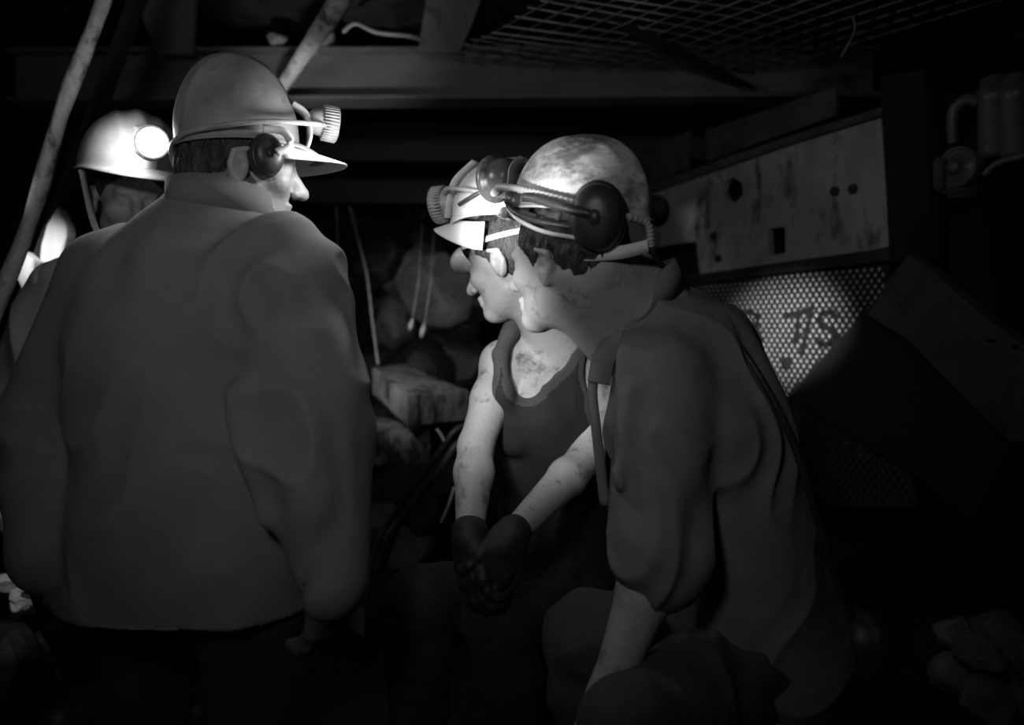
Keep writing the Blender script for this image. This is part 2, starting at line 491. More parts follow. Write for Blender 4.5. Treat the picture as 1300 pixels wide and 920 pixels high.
def ribbon_obj(name, pts, up, w, th, m, parent=None, sm=8):
    """a strap: flat band following pts, wide along up"""
    pts = smooth_path(pts, sm); bm = bmesh.new(); rings = []
    for i, p in enumerate(pts):
        t = (pts[min(i + 1, len(pts) - 1)] - pts[max(i - 1, 0)]).normalized()
        u = up(i / (len(pts) - 1)) if callable(up) else V(up)
        s = t.cross(u).normalized(); u = s.cross(t).normalized()
        rings.append([bm.verts.new(p + u * a * w / 2 + s * b * th / 2) for a, b in ((-1, -1), (1, -1), (1, 1), (-1, 1))])
    for a, b in zip(rings, rings[1:]):
        for k in range(4): bm.faces.new((a[k], a[(k + 1) % 4], b[(k + 1) % 4], b[k]))
    bm.faces.new(rings[0][::-1]); bm.faces.new(rings[-1])
    return bm_obj(name, bm, m, parent, True)

def boots(root, legs):
    for s in legs:
        k, a, toe = s
        d = (toe - a); d.z = 0; d.normalize()
        heel = V((a.x, a.y, a.z - .03)) - d * .03
        pr = [cap(k.lerp(a, .45), a, .064, .056, .02), cap(a, toe, .055, .044, .03), cap(heel, V((toe.x, toe.y, heel.z)), .045, .045, .02)]
        vol_obj('boot', pr, M['boot'], root, .006)

# ================================================================== THE PEOPLE
UP = V((0, 0, 1))
# ---- the man in the dark vest, seated, between the other two -----------------
def man_in_vest():
    root = empty('person', V((.06, 1.95, 0)))
    tag(root, 'person seated in a dark vest, bare arms hanging to gloved hands, lit helmet bowed left', 'person')
    J = dict(pelvis=P(715, 745, 2.0), chest=P(703, 545, 1.93), neck=P(700, 424, 1.88),
             shL=P(776, 450, 1.95), shR=P(640, 462, 1.85))
    hc = P(645, 330, 1.78); R = headframe((-.84, .42, -.30), V((-.12, 0, 1)))
    tp = torso_prims(J, .93)
    elR, wrR = P(604, 566, 1.72), P(596, 684, 1.56)
    elL, wrL = P(745, 580, 1.80), P(652, 676, 1.56)
    aR = arm_prims(J['shR'], elR, wrR, .92); aL = arm_prims(J['shL'], elL, wrL, .92)
    hips = [(P(676, 755, 1.97), P(535, 765, 1.62), V((-.20, 1.66, .10)), V((-.24, 1.52, .05))),
            (P(758, 760, 2.02), P(636, 790, 1.62), V((.01, 1.66, .10)), V((.0, 1.51, .05)))]
    lp = sum([leg_prims(*h) for h in hips], [])
    hR = hand_prims(wrR, V((.10, -.35, -.9)), V((-.75, -.6, .1)), 1, .45)
    hL = hand_prims(wrL, V((-.55, -.45, -.7)), V((.45, -.75, .3)), -1, .5)
    neckp = [cap(hc + R @ V((-.03, 0, -.05)), J['neck'], .056, .062, .03), cap(hc + R @ V((-.005, 0, -.08)), J['neck'] + J['front'] * .04 - UP * .02, .04, .05, .03)]
    fr, lf = J['front'], J['left']
    neckp += [cap(J['neck'] - UP * .035 + fr * .06, J['shR'] + fr * .03 + UP * .03, .014, .012, .02),
              cap(J['neck'] - UP * .035 + fr * .06, J['shL'] + fr * .03 + UP * .03, .014, .012, .02),
              ]
    vol_obj('body', tp + neckp + lp + aR + aL + hR + hL + head_prims(hc, R), M['skin_chest'], root, .0035)
    # vest: the trunk, with a deep scooped neck and wide arm holes cut from it
    nm = J['neck']
    def ray(x, y, r, d0=1.5, d1=1.93, x1=None, y1=None):
        return cap(P(x, y, d0), P(x1 or x, y1 or y, d1), r, r, 0, neg=True)
    scoop = [ray(692, 418, .083), ray(686, 440, .072), ray(678, 460, .055), ray(669, 484, .036)]
    holes = [ray(588, 410, .074, 1.5, 2.1), ray(587, 440, .076, 1.5, 2.1), ray(585, 470, .076, 1.5, 2.1), ray(582, 505, .070, 1.5, 2.1),
             ray(795, 430, .100, 1.6, 2.1), ray(800, 470, .105, 1.6, 2.1), ray(802, 510, .095, 1.6, 2.1)]
    vest = with_off(tp, .009) + scoop + holes + [cap(P(652, 412, 1.83), P(636, 450, 1.775), .020, .020, .01), cap(P(636, 450, 1.775), P(637, 500, 1.765), .020, .024, .01), cap(P(637, 500, 1.765), P(652, 560, 1.79), .024, .03, .03)]
    v = vol_obj('vest', vest, M['vest'], root, .0035, disp=(.006, 7, (1, 1, .6)))
    v.data.materials.append(M['trim_c'])               # woven binding along the neck and arm holes
    org = ORG[root]
    for pg in v.data.polygons:
        c_ = pg.center + org
        for q in scoop + holes:
            A_, d_ = q['a'], q['b'] - q['a']; t_ = max(0, min(1, (c_ - A_).dot(d_) / d_.dot(d_)))
            if c_.y < 1.9 and (c_ - A_ - d_ * t_).length < q['ra'] + (.020 if q in scoop else .012): pg.material_index = 1; break
    tr = [dict(p, off=.014) for p in lp] + [dict(p, off=.016) for p in tp[:1]] + [cap(J['pelvis'], J['pelvis'].lerp(J['chest'], .3), .16, .15, .04, fr, 1.25)]
    t = vol_obj('trousers', tr, M['trousers'], root, .006, disp=(.010, 9, (1, 1, 1)))
    glR = [dict(p, off=.004) for p in hR] + [cap(wrR - (wrR - elR).normalized() * .012, wrR, .038, .036, .01)]
    glL = [dict(p, off=.004) for p in hL] + [cap(wrL - (wrL - elL).normalized() * .0, wrL + V((-.02, -.01, -.02)), .036, .036, .01)]
    vol_obj('glove', glR, M['glove'], root, .003); vol_obj('glove', glL, M['glove'], root, .003)
    W = lambda x, y, z: hc + R @ V((x, y, z))
    hair = [ell(W(-.022, 0, .036), (.102, .081, .091), R, .01), ell(W(-.05, 0, -.01), (.07, .074, .07), R, .02),
            ell(W(.075, 0, -.015), (.075, .12, .055), R, .0, neg=True), ball(W(-.005, .09, -.02), .033, .0, neg=True), ball(W(-.005, -.09, -.02), .033, 0, neg=True),
            ]
    vol_obj('hair', hair, M['hair'], root, .003, disp=(.004, 60, (1, 1, .4)))
    boots(root, [(h[1], h[2], h[3]) for h in hips])
    # helmet
    RH = headframe((-.84, .42, .02), V((-.12, 0, 1)))
    cH = W(-.040, 0, .090)
    h = helmet(root, cH, RH, M['helmet_pale'], .138, .114, .125, peak=.004, rimw=.005)
    HW = lambda x, y, z: cH + RH @ V((x, y, z))
    cap_lamp(h, HW(.188, .012, .032), RH @ V((1, .12, -.12)), .038, .062, ridged=True)
    ribbon_obj('lamp_bracket', [HW(.07, .03, .122), HW(.118, .03, .085), HW(.134, .028, .05), HW(.145, .025, .0)], RH @ V((0, 1, 0)), .045, .005, M['helmet_pale'], h)
    # white peak, lit by the nearest lamp, wedge shaped
    vs = []; fs = []; n = 20; m_ = 8
    for i in range(n):
        a = -1.5 + 3.0 * i / (n - 1)
        for j in range(m_):
            t = j / (m_ - 1)
            ext = .02 + .052 * math.cos(a) ** 2
            x = (.120 + ext * t) * math.cos(a); y = (.112 + ext * t * .5) * math.sin(a); z = -.004 - .016 * t - .060 * math.sin(a) ** 2 * (.25 + .75 * t)
            vs.append(HW(x, y, z))
    for i in range(n - 1):
        for j in range(m_ - 1): fs.append((i * m_ + j, i * m_ + j + 1, (i + 1) * m_ + j + 1, (i + 1) * m_ + j))
    pk = raw_obj('peak', vs, fs, M['white'], h); md = pk.modifiers.new('t', 'SOLIDIFY'); md.thickness = .004
    # goggles pushed up under the peak: one domed lens with a rim
    gc = W(.072, 0, .034); gx = (R @ V((1, 0, -.22))).normalized(); GR = headframe(gx, R @ V((0, 0, 1)))
    vs = []; fs = []; n = 40; m_ = 14
    for i in range(n + 1):
        a = -1.75 + 3.5 * i / n
        for j in range(m_ + 1):
            t = -1.25 + 2.5 * j / m_
            vs.append(gc + GR @ V((.056 * math.cos(a) * math.cos(t), .082 * math.sin(a) * math.cos(t) ** .6, .026 * math.sin(t))))
    for i in range(n):
        for j in range(m_): fs.append((i * (m_ + 1) + j, i * (m_ + 1) + j + 1, (i + 1) * (m_ + 1) + j + 1, (i + 1) * (m_ + 1) + j))
    g = raw_obj('goggles', vs, fs, M['lens'], root); md = g.modifiers.new('t', 'SOLIDIFY'); md.thickness = .003
    ribbon_obj('goggle_strap', [W(.062, .080, .05), W(.02, .092, .045), W(-.04, .088, .04), W(-.1, .05, .035), W(-.118, 0, .037)], R @ V((0, 0, 1)), .012, .003, M['helmet_pale'], root)
    tube_obj('muff_arm', [HW(0, .118, .05), HW(.04, .122, .03), HW(.07, .11, .02)], .005, M['rubber'], h)
    tube_obj('lamp_cable', [HW(.16, .02, .05), HW(.12, .08, .06), HW(.05, .115, .05), HW(-.05, .112, .03), HW(-.14, .03, .02), HW(-.15, 0, -.03)], .005, M['cable'], h)
    return root

# ---- the man in the grey shirt, seen from behind his left shoulder -------------
def man_in_shirt():
    root = empty('person', V((.40, 1.55, 0)))
    tag(root, 'person in a grey work shirt leaning in close, large scuffed helmet with dark ear muff', 'person')
    J = dict(pelvis=P(968, 800, 1.60), chest=P(895, 545, 1.53), neck=P(812, 400, 1.49),
             shL=P(838, 470, 1.37), shR=P(900, 432, 1.66))
    hc = P(716, 332, 1.43); R = headframe((-.78, .58, -.05), V((-.10, 0, 1)))
    tp = torso_prims(J, 1.0); fr, lf = J['front'], J['left']
    elL, wrL = P(838, 700, 1.30), P(775, 868, 1.28)
    elR, wrR = P(835, 640, 1.75), P(790, 790, 1.60)
    aL = arm_prims(J['shL'], elL, wrL, 1.02); aR = arm_prims(J['shR'], elR, wrR, 1.02)
    hips = [(P(958, 835, 1.52), P(800, 925, 1.22), V((.22, 1.30, .10)), V((.17, 1.17, .05))),
            (P(985, 810, 1.72), P(745, 806, 1.50), V((.17, 1.56, .10)), V((.10, 1.45, .05)))]
    lp = sum([leg_prims(*h) for h in hips], [])
    hL = hand_prims(wrL, V((-.25, -.25, -.9)), V((-.3, -.8, .2)), -1, .55)
    hR = hand_prims(wrR, V((-.6, -.4, -.6)), V((-.2, -.6, .7)), 1, .5)
    nk = J['neck']
    neckp = [cap(hc + R @ V((-.065, 0, -.005)), nk + V((.015, .02, .03)), .060, .078, .03), cap(hc + R @ V((-.035, 0, -.045)), nk + UP * .01, .062, .078, .03), cap(hc + R @ V((-.01, .0, -.085)), nk + V((-.05, -.02, -.07)), .038, .045, .04),
             cap(hc + R @ V((-.03, .06, -.03)), nk + V((-.045, -.05, -.05)), .016, .016, .03)]
    vol_obj('body', tp + neckp + lp + aL + aR + hL + hR + head_prims(hc, R), M['skin'], root, .0035)
    # shirt
    hem = J['pelvis']
    side = (hem - J['chest']).normalized()
    sh = [dict(p, off=.022) for p in tp] + [
        cap(J['chest'] + lf * .03, hem + lf * .02, .185, .205, .05, fr, 1.2),
        cap(J['shL'] - UP * .0, elL, .085, .080, .03), cap(elL, elL.lerp(wrL, .10), .078, .070, .03),
        cap(J['shR'], elR, .082, .078, .03), cap(elR, elR.lerp(wrR, .16), .076, .070, .03),
        cap(P(800, 500, 1.30), P(785, 610, 1.27), .010, .008, .03),
        cap(P(905, 760, 1.42), P(1010, 750, 1.47), .016, .014, .05),
        ]
    cut = [cap(nk + V((-.10, .0, .10)), nk + V((-.015, 0, .03)), .10, .083, .0, neg=True),
           cap(nk + V((-.09, -.02, -.03)), nk + V((-.14, -.01, -.15)), .055, .03, .0, neg=True)]
    low = [ell(hem + side * .30 + V((0, 0, -.05)), (.5, .5, .235), Matrix.Identity(3), .01, neg=True)]
    s = vol_obj('shirt', sh + cut + low, M['shirt'], root, .0045, disp=(.013, 6.5, (1, 1, .55)))
    # collar: a band around the neck that falls into two points in front
    back = nk + V((.055, .02, .065))
    A = [nk + V((-.075, -.055, -.085)), nk + V((-.045, -.082, -.035)), nk + V((.005, -.088, .02)), nk + V((.05, -.06, .065)), nk + V((.075, .01, .085)), nk + V((.04, .07, .07)), nk + V((-.02, .085, .02)), nk + V((-.08, .06, -.05))]
    ribbon_obj('collar', A, lambda t: V((-.45, -.15 + .4 * (t - .5), .85)), .052, .007, M['shirt'], root, 10)
    ribbon_obj('collar_point', [nk + V((-.05, -.092, -.03)), nk + V((-.078, -.098, -.075)), nk + V((-.088, -.098, -.122))], V((.8, -.2, .35)), .040, .008, M['shirt'], root, 8)
    tube_obj('placket', [nk + V((-.085, -.085, -.07)), nk + V((-.098, -.09, -.13)), P(757, 545, 1.34), P(768, 640, 1.33)], .009, M['shirt'], root)
    tr = [dict(p, off=.020) for p in lp] + [dict(p, off=.016) for p in tp[:1]] + [cap(J['pelvis'], J['pelvis'].lerp(J['chest'], .2), .175, .16, .04, fr, 1.2)]
    vol_obj('trousers', tr, M['trousers_r'], root, .006, disp=(.012, 8, (1, 1, 1)))
    boots(root, [(h[1], h[2], h[3]) for h in hips])
    W = lambda x, y, z: hc + R @ V((x, y, z))
    hair = [ell(W(-.022, 0, .036), (.104, .083, .092), R, .01), ell(W(-.055, 0, -.0), (.066, .074, .055), R, .02),
            ball(W(-.13, 0, -.075), .085, .0, neg=True), cap(W(.02, .072, .03), W(.005, .079, .015), .016, .010, .01),
            ell(W(.085, 0, -.02), (.072, .12, .062), R, 0, neg=True), ball(W(-.003, .092, -.025), .034, 0, neg=True), ball(W(-.003, -.092, -.025), .034, 0, neg=True)]
    vol_obj('hair', hair, M['hair'], root, .003, disp=(.005, 55, (1, 1, .4)))
    RH = headframe((-.78, .56, .15), V((-.02, 0, 1)))
    cH = P(737, 268, 1.44)
    h = helmet(root, cH, RH, M['helmet'], .132, .110, .135, peak=.03, rimw=.008, ridge=.004)
    HW = lambda x, y, z: cH + RH @ V((x, y, z))
    # cap lamp at the front, its back towards us
    cap_lamp(h, HW(.200, .008, .048), RH @ V((1, -.15, -.10)), .042, .060, 'lampbody', 'lens')
    ribbon_obj('lamp_bracket', [HW(.12, .02, .09), HW(.142, .02, .07), HW(.142, .02, .03), HW(.142, .02, .0)], RH @ V((0, 1, 0)), .04, .005, M['lampbody'], h)
    # ribbed cable running from the lamp back along the rim
    pts = smooth_path([HW(.172, .022, .030), HW(.168, .045, .018), HW(.150, .062, .022), HW(.120, .090, .026), HW(.06, .114, .022), HW(0, .122, .014), HW(-.06, .115, .004), HW(-.115, .08, -.006), HW(-.145, .02, -.012), HW(-.15, 0, -.05)], 26)
    rr = [.0062 + (.0012 if i % 4 < 2 else 0) for i in range(len(pts))]
    bm = bmesh.new(); add_tube(bm, pts, rr, 12); bm_obj('lamp_cable', bm, M['cable'], h, True)
    bm = bmesh.new(); bmesh.ops.create_uvsphere(bm, u_segments=20, v_segments=12, radius=.013, matrix=T(HW(.172, .03, .032), RH)); bm_obj('cable_gland', bm, M['cable'], h, True)
    # ear muff swung back on its arm
    oo = (RH @ V((-.42, 1, -.05))).normalized()
    ear_muff(h, HW(-.085, .082, -.014), oo, .046, .044)
    ribbon_obj('muff_arm', [HW(.045, .120, .008), HW(.01, .132, .006), HW(-.045, .136, -.004), HW(-.095, .124, -.012)], RH @ V((0, 0, 1)), .016, .006, M['rubber'], h)
    tube_obj('muff_arm', [HW(.095, .10, .0), HW(.06, .122, -.018), HW(.01, .125, -.030), HW(-.06, .112, -.034)], .005, M['muff'], h)
    tube_obj('muff_arm', [HW(.09, .10, -.012), HW(.05, .118, -.032), HW(-.01, .118, -.048), HW(-.08, .10, -.052)], .004, M['white'], h)
    bm = bmesh.new(); add_box(bm, HW(.072, .115, .004), (.030, .012, .026), RH, .004); bm_obj('muff_slot', bm, M['muff'], h, True)
    bm = bmesh.new(); add_box(bm, HW(.098, .100, -.020), (.014, .014, .020), RH, .003); bm_obj('strap_buckle', bm, M['white'], h, True)
    # head band and strap below the rim
    ribbon_obj('head_band', [HW(.125, .05, -.010), HW(.10, .085, -.016), HW(.03, .1, -.03), HW(-.04, .09, -.05), HW(-.10, .06, -.065), HW(-.125, 0, -.07), HW(-.10, -.06, -.065)], RH @ V((0, 0, 1)), .024, .003, M['helmet_grey'], h)
    ribbon_obj('nape_strap', [HW(-.02, .10, -.078), HW(-.07, .092, -.078), HW(-.12, .06, -.068), HW(-.15, .01, -.05)], RH @ V((.1, 0, 1)), .022, .004, M['white'], h)
    # lamp cable down his back to the battery on the belt
    tube_obj('battery_cable', [HW(-.15, 0, -.05), nk + V((.07, .02, .05)), P(905, 405, 1.45), P(950, 455, 1.42), P(1000, 545, 1.40), P(1035, 650, 1.42), P(1062, 735, 1.45), P(1085, 790, 1.5)], .0065, M['rubber'], root)
    bm = bmesh.new(); add_box(bm, P(1090, 815, 1.52), (.07, .12, .13), Matrix.Rotation(.5, 3, 'Z'), .012); bm_obj('battery_pack', bm, M['muff'], root, True)
    return root

# ---- the big man in a coat, back to us on the left ----------------------------
def man_in_coat():
    root = empty('person', V((-.58, 1.42, 0)))
    tag(root, 'person standing with broad back in a loose grey coat, helmet turned right', 'person')
    J = dict(pelvis=P(250, 660, 1.44), chest=P(245, 450, 1.45), neck=P(285, 268, 1.48),
             shL=P(140, 352, 1.52), shR=P(365, 345, 1.38))
    hc = P(310, 212, 1.48); R = headframe((.93, .36, -.10), V((.08, 0, 1)))
    tp = torso_prims(J, 1.05); fr, lf = J['front'], J['left']
    elL, wrL = P(68, 545, 1.50), P(60, 700, 1.40)
    elR, wrR = P(402, 545, 1.28), P(420, 735, 1.22)
    aL = arm_prims(J['shL'], elL, wrL, 1.05); aR = arm_prims(J['shR'], elR, wrR, 1.05)
    hips = [(P(195, 700, 1.46), V((-.70, 1.52, .46)), V((-.72, 1.48, .10)), V((-.66, 1.62, .05))),
            (P(310, 700, 1.40), V((-.45, 1.40, .46)), V((-.44, 1.34, .10)), V((-.36, 1.47, .05)))]
    lp = sum([leg_prims(*h) for h in hips], [])
    hL = hand_prims(wrL, V((.15, .1, -1)), V((-.9, -.3, 0)), 1, .5)
    hR = hand_prims(wrR, V((-.1, .15, -1)), V((.8, -.5, 0)), -1, .5)
    nk = J['neck']
    neckp = [cap(hc + R @ V((-.03, 0, -.05)), nk, .06, .07, .03)]
    vol_obj('body', tp + neckp + lp + aL + aR + hL + hR + head_prims(hc, R), M['skin'], root, .004)
    co = [dict(p, off=.030) for p in tp] + [
        cap(J['chest'], J['pelvis'], .22, .225, .06, fr, 1.2),
        cap(J['pelvis'], J['pelvis'] - UP * .20 + V((-.01, 0, 0)), .225, .255, .05, fr, 1.25),
        cap(J['shL'], elL, .095, .090, .05), cap(elL, wrL, .088, .070, .03),
        cap(J['shR'], elR, .098, .092, .05), cap(elR, wrR, .090, .072, .03),
        cap(nk + UP * .0, nk + UP * .045, .088, .080, .03),
        cap(P(300, 500, 1.24), P(330, 660, 1.22), .010, .008, .06)]
    zc = 1.05 + (415 - 762) / 1000 * 1.42
    cut = [ell(V((-.56, 1.45, zc - .40)), (1.2, 1.2, .41), Matrix.Identity(3), .005, neg=True),
           ball(nk + UP * .14, .078, 0, neg=True),
           cap(P(275, 850, 1.16), P(262, 745, 1.16), .05, .008, .01, neg=True)]
    c = vol_obj('coat', co + cut, M['coat'], root, .006, disp=(.018, 4.5, (1, 1, .5)))
    ribbon_obj('coat_collar', [nk + V((.08, .06, -.01)), nk + V((.09, -.05, .0)), nk + V((.02, -.10, .02)), nk + V((-.07, -.08, .02)), nk + V((-.10, .02, .0))], V((0, .1, 1)), .06, .010, M['coat'], c, 8)
    vol_obj('glove', [dict(p, off=.004) for p in hR] + [cap(wrR, wrR - UP * .03, .045, .042, .01)], M['trousers_r'], root, .004)
    vol_obj('glove', [dict(p, off=.004) for p in hL] + [cap(wrL, wrL - UP * .03, .045, .042, .01)], M['trousers_r'], root, .004)
    tr = [dict(p, off=.030) for p in lp] + [dict(p, off=.010) for p in tp[:1]]
    vol_obj('trousers', tr, M['trousers'], root, .007, disp=(.012, 7, (1, 1, 1)))
    boots(root, [(h[1], h[2], h[3]) for h in hips])
    W = lambda x, y, z: hc + R @ V((x, y, z))
    hair = [ell(W(-.018, 0, .018), (.098, .079, .078), R, .01), ell(W(-.055, 0, -.02), (.066, .074, .068), R, .02),
            ell(W(.085, 0, -.02), (.072, .12, .062), R, 0, neg=True), ball(W(-.003, .092, -.025), .034, 0, neg=True), ball(W(-.003, -.092, -.025), .034, 0, neg=True)]
    vol_obj('hair', hair, M['hair'], root, .004, disp=(.005, 55, (1, 1, .4)))
    RH = headframe((.90, .42, .06), V((-.02, 0, 1)))
    cH = P(303, 186, 1.49)
    h = helmet(root, cH, RH, M['helmet_grey'], .112, .098, .172, peak=.04, rimw=.008, ridge=.004)
    HW = lambda x, y, z: cH + RH @ V((x, y, z))
    cap_lamp(h, HW(.180, -.02, .045), RH @ V((1, -.05, -.15)), .030, .05, ridged=True)
    ribbon_obj('lamp_bracket', [HW(.10, -.02, .08), HW(.125, -.02, .06), HW(.13, -.02, .02), HW(.12, -.02, -.01)], RH @ V((0, 1, 0)), .04, .005, M['helmet_pale'], h)
    # flared peak
    vs = []; fs = []; n = 20; m_ = 8
    for i in range(n):
        a = -1.1 + 2.2 * i / (n - 1)
        for j in range(m_):
            t = j / (m_ - 1); ext = .02 + .08 * math.cos(a) ** 2
            vs.append(HW((.104 + ext * t) * math.cos(a), (.096 + ext * t * .5) * math.sin(a), -.002 - .03 * t * math.cos(a) - .030 * math.sin(a) ** 2 * t))
    for i in range(n - 1):
        for j in range(m_ - 1): fs.append((i * m_ + j, i * m_ + j + 1, (i + 1) * m_ + j + 1, (i + 1) * m_ + j))
    pk = raw_obj('peak', vs, fs, M['white'], h); md = pk.modifiers.new('t', 'SOLIDIFY'); md.thickness = .004
    ear_muff(h, HW(.035, -.092, -.035), RH @ V((.3, -1, 0)), .030, .026)
    ribbon_obj('muff_arm', [HW(.03, -.108, .01), HW(.065, -.112, .005), HW(.075, -.118, -.02), HW(.05, -.122, -.035)], RH @ V((0, 0, 1)), .014, .005, M['white'], h)
    tube_obj('lamp_cable', [HW(.165, -.03, .04), HW(.12, -.08, .03), HW(.03, -.118, .02), HW(-.05, -.098, .012), HW(-.10, -.05, .006), HW(-.118, 0, -.01), HW(-.11, .02, -.05)], .005, M['cable'], h)
    return root

# ---- the man behind him whose lamp shines towards us --------------------------
def man_with_lit_lamp():
    root = empty('person', V((-.95, 2.05, 0)))
    tag(root, 'person half hidden behind the broad coated back, cap lamp shining at us', 'person')
    J = dict(pelvis=V((-.96, 2.12, .70)), chest=V((-.95, 2.05, .98)), neck=V((-.93, 1.97, 1.27)),
             shL=V((-.76, 2.05, 1.17)), shR=V((-1.11, 1.93, 1.15)))
    hc = P(168, 252, 1.88); R = headframe((.50, -.80, -.22), V((.0, 0, 1)))
    tp = torso_prims(J, .95); fr, lf = J['front'], J['left']
    elL, wrL = V((-.70, 2.08, .88)), V((-.72, 1.86, .74)); elR, wrR = V((-1.20, 1.90, .88)), V((-1.10, 1.70, .72))
    aL = arm_prims(J['shL'], elL, wrL); aR = arm_prims(J['shR'], elR, wrR)
    hips = [(V((-.86, 2.12, .64)), V((-.82, 2.00, .42)), V((-.84, 2.12, .10)), V((-.80, 1.98, .05))),
            (V((-1.06, 2.10, .64)), V((-1.10, 1.95, .42)), V((-1.10, 2.08, .10)), V((-1.12, 1.94, .05)))]
    lp = sum([leg_prims(*h) for h in hips], [])
    hL = hand_prims(wrL, V((-.3, -.8, -.5)), V((.3, 0, .9)), 1, .5); hR = hand_prims(wrR, V((.5, -.7, -.4)), V((-.3, 0, .9)), -1, .5)
    nk = J['neck']
    vol_obj('body', tp + [cap(hc + R @ V((-.03, 0, -.05)), nk, .058, .066, .03)] + lp + aL + aR + hL + hR + head_prims(hc, R), M['skin'], root, .004)
    ja = [dict(p, off=.02) for p in tp] + [cap(J['chest'], J['pelvis'] - UP * .08, .17, .18, .05, fr, 1.2),
        cap(J['shL'], elL, .075, .068, .04), cap(elL, wrL, .066, .052, .02), cap(J['shR'], elR, .075, .068, .04), cap(elR, wrR, .066, .052, .02),
        cap(nk, nk + UP * .03, .08, .074, .02), ball(nk + UP * .12 + fr * .02, .085, 0, neg=True)]
    vol_obj('jacket', ja, M['coat'], root, .006, disp=(.014, 6, (1, 1, .5)))
    vol_obj('trousers', [dict(p, off=.02) for p in lp] + [dict(p, off=.012) for p in tp[:1]], M['trousers'], root, .007)
    boots(root, [(h[1], h[2], h[3]) for h in hips])
    W = lambda x, y, z: hc + R @ V((x, y, z))
    vol_obj('hair', [ell(W(-.022, 0, .036), (.102, .081, .090), R, .01), ell(W(-.05, 0, -.015), (.066, .073, .066), R, .02),
            ell(W(.085, 0, -.02), (.072, .12, .062), R, 0, neg=True), ball(W(-.003, .092, -.025), .034, 0, neg=True), ball(W(-.003, -.092, -.025), .034, 0, neg=True)], M['hair'], root, .004)
    RH = headframe((.58, -.80, -.10), V((.02, 0, 1))); cH = W(-.005, 0, .062)
    h = helmet(root, cH, RH, M['helmet_grey'], .140, .118, .140, peak=.05)
    HW = lambda x, y, z: cH + RH @ V((x, y, z))
    cap_lamp(h, HW(.200, .0, .052), V((.40, -.88, -.10)), .036, .05, on=True)
    ribbon_obj('lamp_bracket', [HW(.12, .0, .09), HW(.148, .0, .075), HW(.15, .0, .03), HW(.14, .0, .0)], RH @ V((0, 1, 0)), .045, .005, M['helmet_pale'], h)
    tube_obj('lamp_cable', [HW(.15, .02, .05), HW(.12, .08, .06), HW(.03, .124, .05), HW(-.08, .11, .03), HW(-.15, 0, .01)], .005, M['cable'], h)
    ribbon_obj('chin_strap', [HW(.03, .112, -.01), W(.02, .075, -.08), W(.06, .02, -.128), W(.06, -.02, -.128), W(.02, -.075, -.08), HW(.03, -.112, -.01)], R @ V((0, .0, 1)), .014, .003, M['helmet_pale'], h)
    return HW(.215, -.068, .055)

man_in_vest(); man_in_shirt(); man_in_coat(); lampB = man_with_lit_lamp()
# ================================================================== THE SEAM
def rock_sheet(name, origin, ux, uy, n, lu, lv, amp, m, res=.07, seed=0):
    nu, nv = int(lu / res) + 1, int(lv / res) + 1; vs = []; fs = []
    for j in range(nv):
        for i in range(nu):
            p = origin + ux * (i * lu / (nu - 1)) + uy * (j * lv / (nv - 1))
            q = p * 1.6 + V((seed, seed, 0))
            d = mnoise.noise(q) + .5 * mnoise.noise(q * 2.7) + .25 * mnoise.noise(q * 6) + .12 * mnoise.noise(q * 14)
            vs.append(p + n * amp * d)
    for j in range(nv - 1):
        for i in range(nu - 1): fs.append((j * nu + i, j * nu + i + 1, (j + 1) * nu + i + 1, (j + 1) * nu + i))
    o = raw_obj(name, vs, fs, m, None, False)
    md = o.modifiers.new('thick', 'SOLIDIFY'); md.thickness = .05; md.offset = 0
    o['kind'] = 'structure'; return o

X0, X1, Y0, Y1, ZC = -1.85, 2.05, -1.0, 4.8, 2.2
rock_sheet('floor', V((X0 - .2, Y0 - .2, -.02)), V((1, 0, 0)), V((0, 1, 0)), V((0, 0, 1)), X1 - X0 + .4, Y1 - Y0 + .4, .03, M['coal_floor'], .06)
rock_sheet('ceiling', V((X0 - .2, Y0 - .2, ZC)), V((1, 0, 0)), V((0, 1, 0)), V((0, 0, 1)), X1 - X0 + .4, Y1 - Y0 + .4, .09, M['coal'], .07, 3)
rock_sheet('wall_left', V((X0, Y0 - .2, -.1)), V((0, 1, 0)), V((0, 0, 1)), V((1, 0, 0)), Y1 - Y0 + .4, ZC + .25, .10, M['coal'], .07, 5)
rock_sheet('wall_right', V((X1, Y0 - .2, -.1)), V((0, 1, 0)), V((0, 0, 1)), V((1, 0, 0)), Y1 - Y0 + .4, ZC + .25, .08, M['coal'], .07, 9)
rock_sheet('wall_back', V((X0 - .2, Y1, -.1)), V((1, 0, 0)), V((0, 0, 1)), V((0, 1, 0)), X1 - X0 + .4, ZC + .25, .2, M['coal'], .06, 12)
rock_sheet('wall_front', V((X0 - .2, Y0, -.1)), V((1, 0, 0)), V((0, 0, 1)), V((0, 1, 0)), X1 - X0 + .4, ZC + .25, .1, M['coal'], .1, 15)

def lump(name, c, size, m, seed, parent=None, flat=(1, 1, 1), rz=0):
    bm = bmesh.new(); bmesh.ops.create_icosphere(bm, subdivisions=3, radius=1)
    rnd = random.Random(seed); pl = []
    for _ in range(13):
        n = V((rnd.gauss(0, 1), rnd.gauss(0, 1), rnd.gauss(0, 1))).normalized(); pl.append((n, rnd.uniform(.6, .85)))
    Rz = Matrix.Rotation(rz, 3, 'Z')
    for v in bm.verts:
        p = v.co.copy()
        for n, d in pl:
            e = p.dot(n)
            if e > d: p -= n * (e - d)
        p *= 1 + .04 * mnoise.noise(p * 4 + V((seed, 0, 0)))
        v.co = Rz @ V((p.x * size * flat[0], p.y * size * flat[1], p.z * size * flat[2])) + c
    return bm_obj(name, bm, m, parent, False)

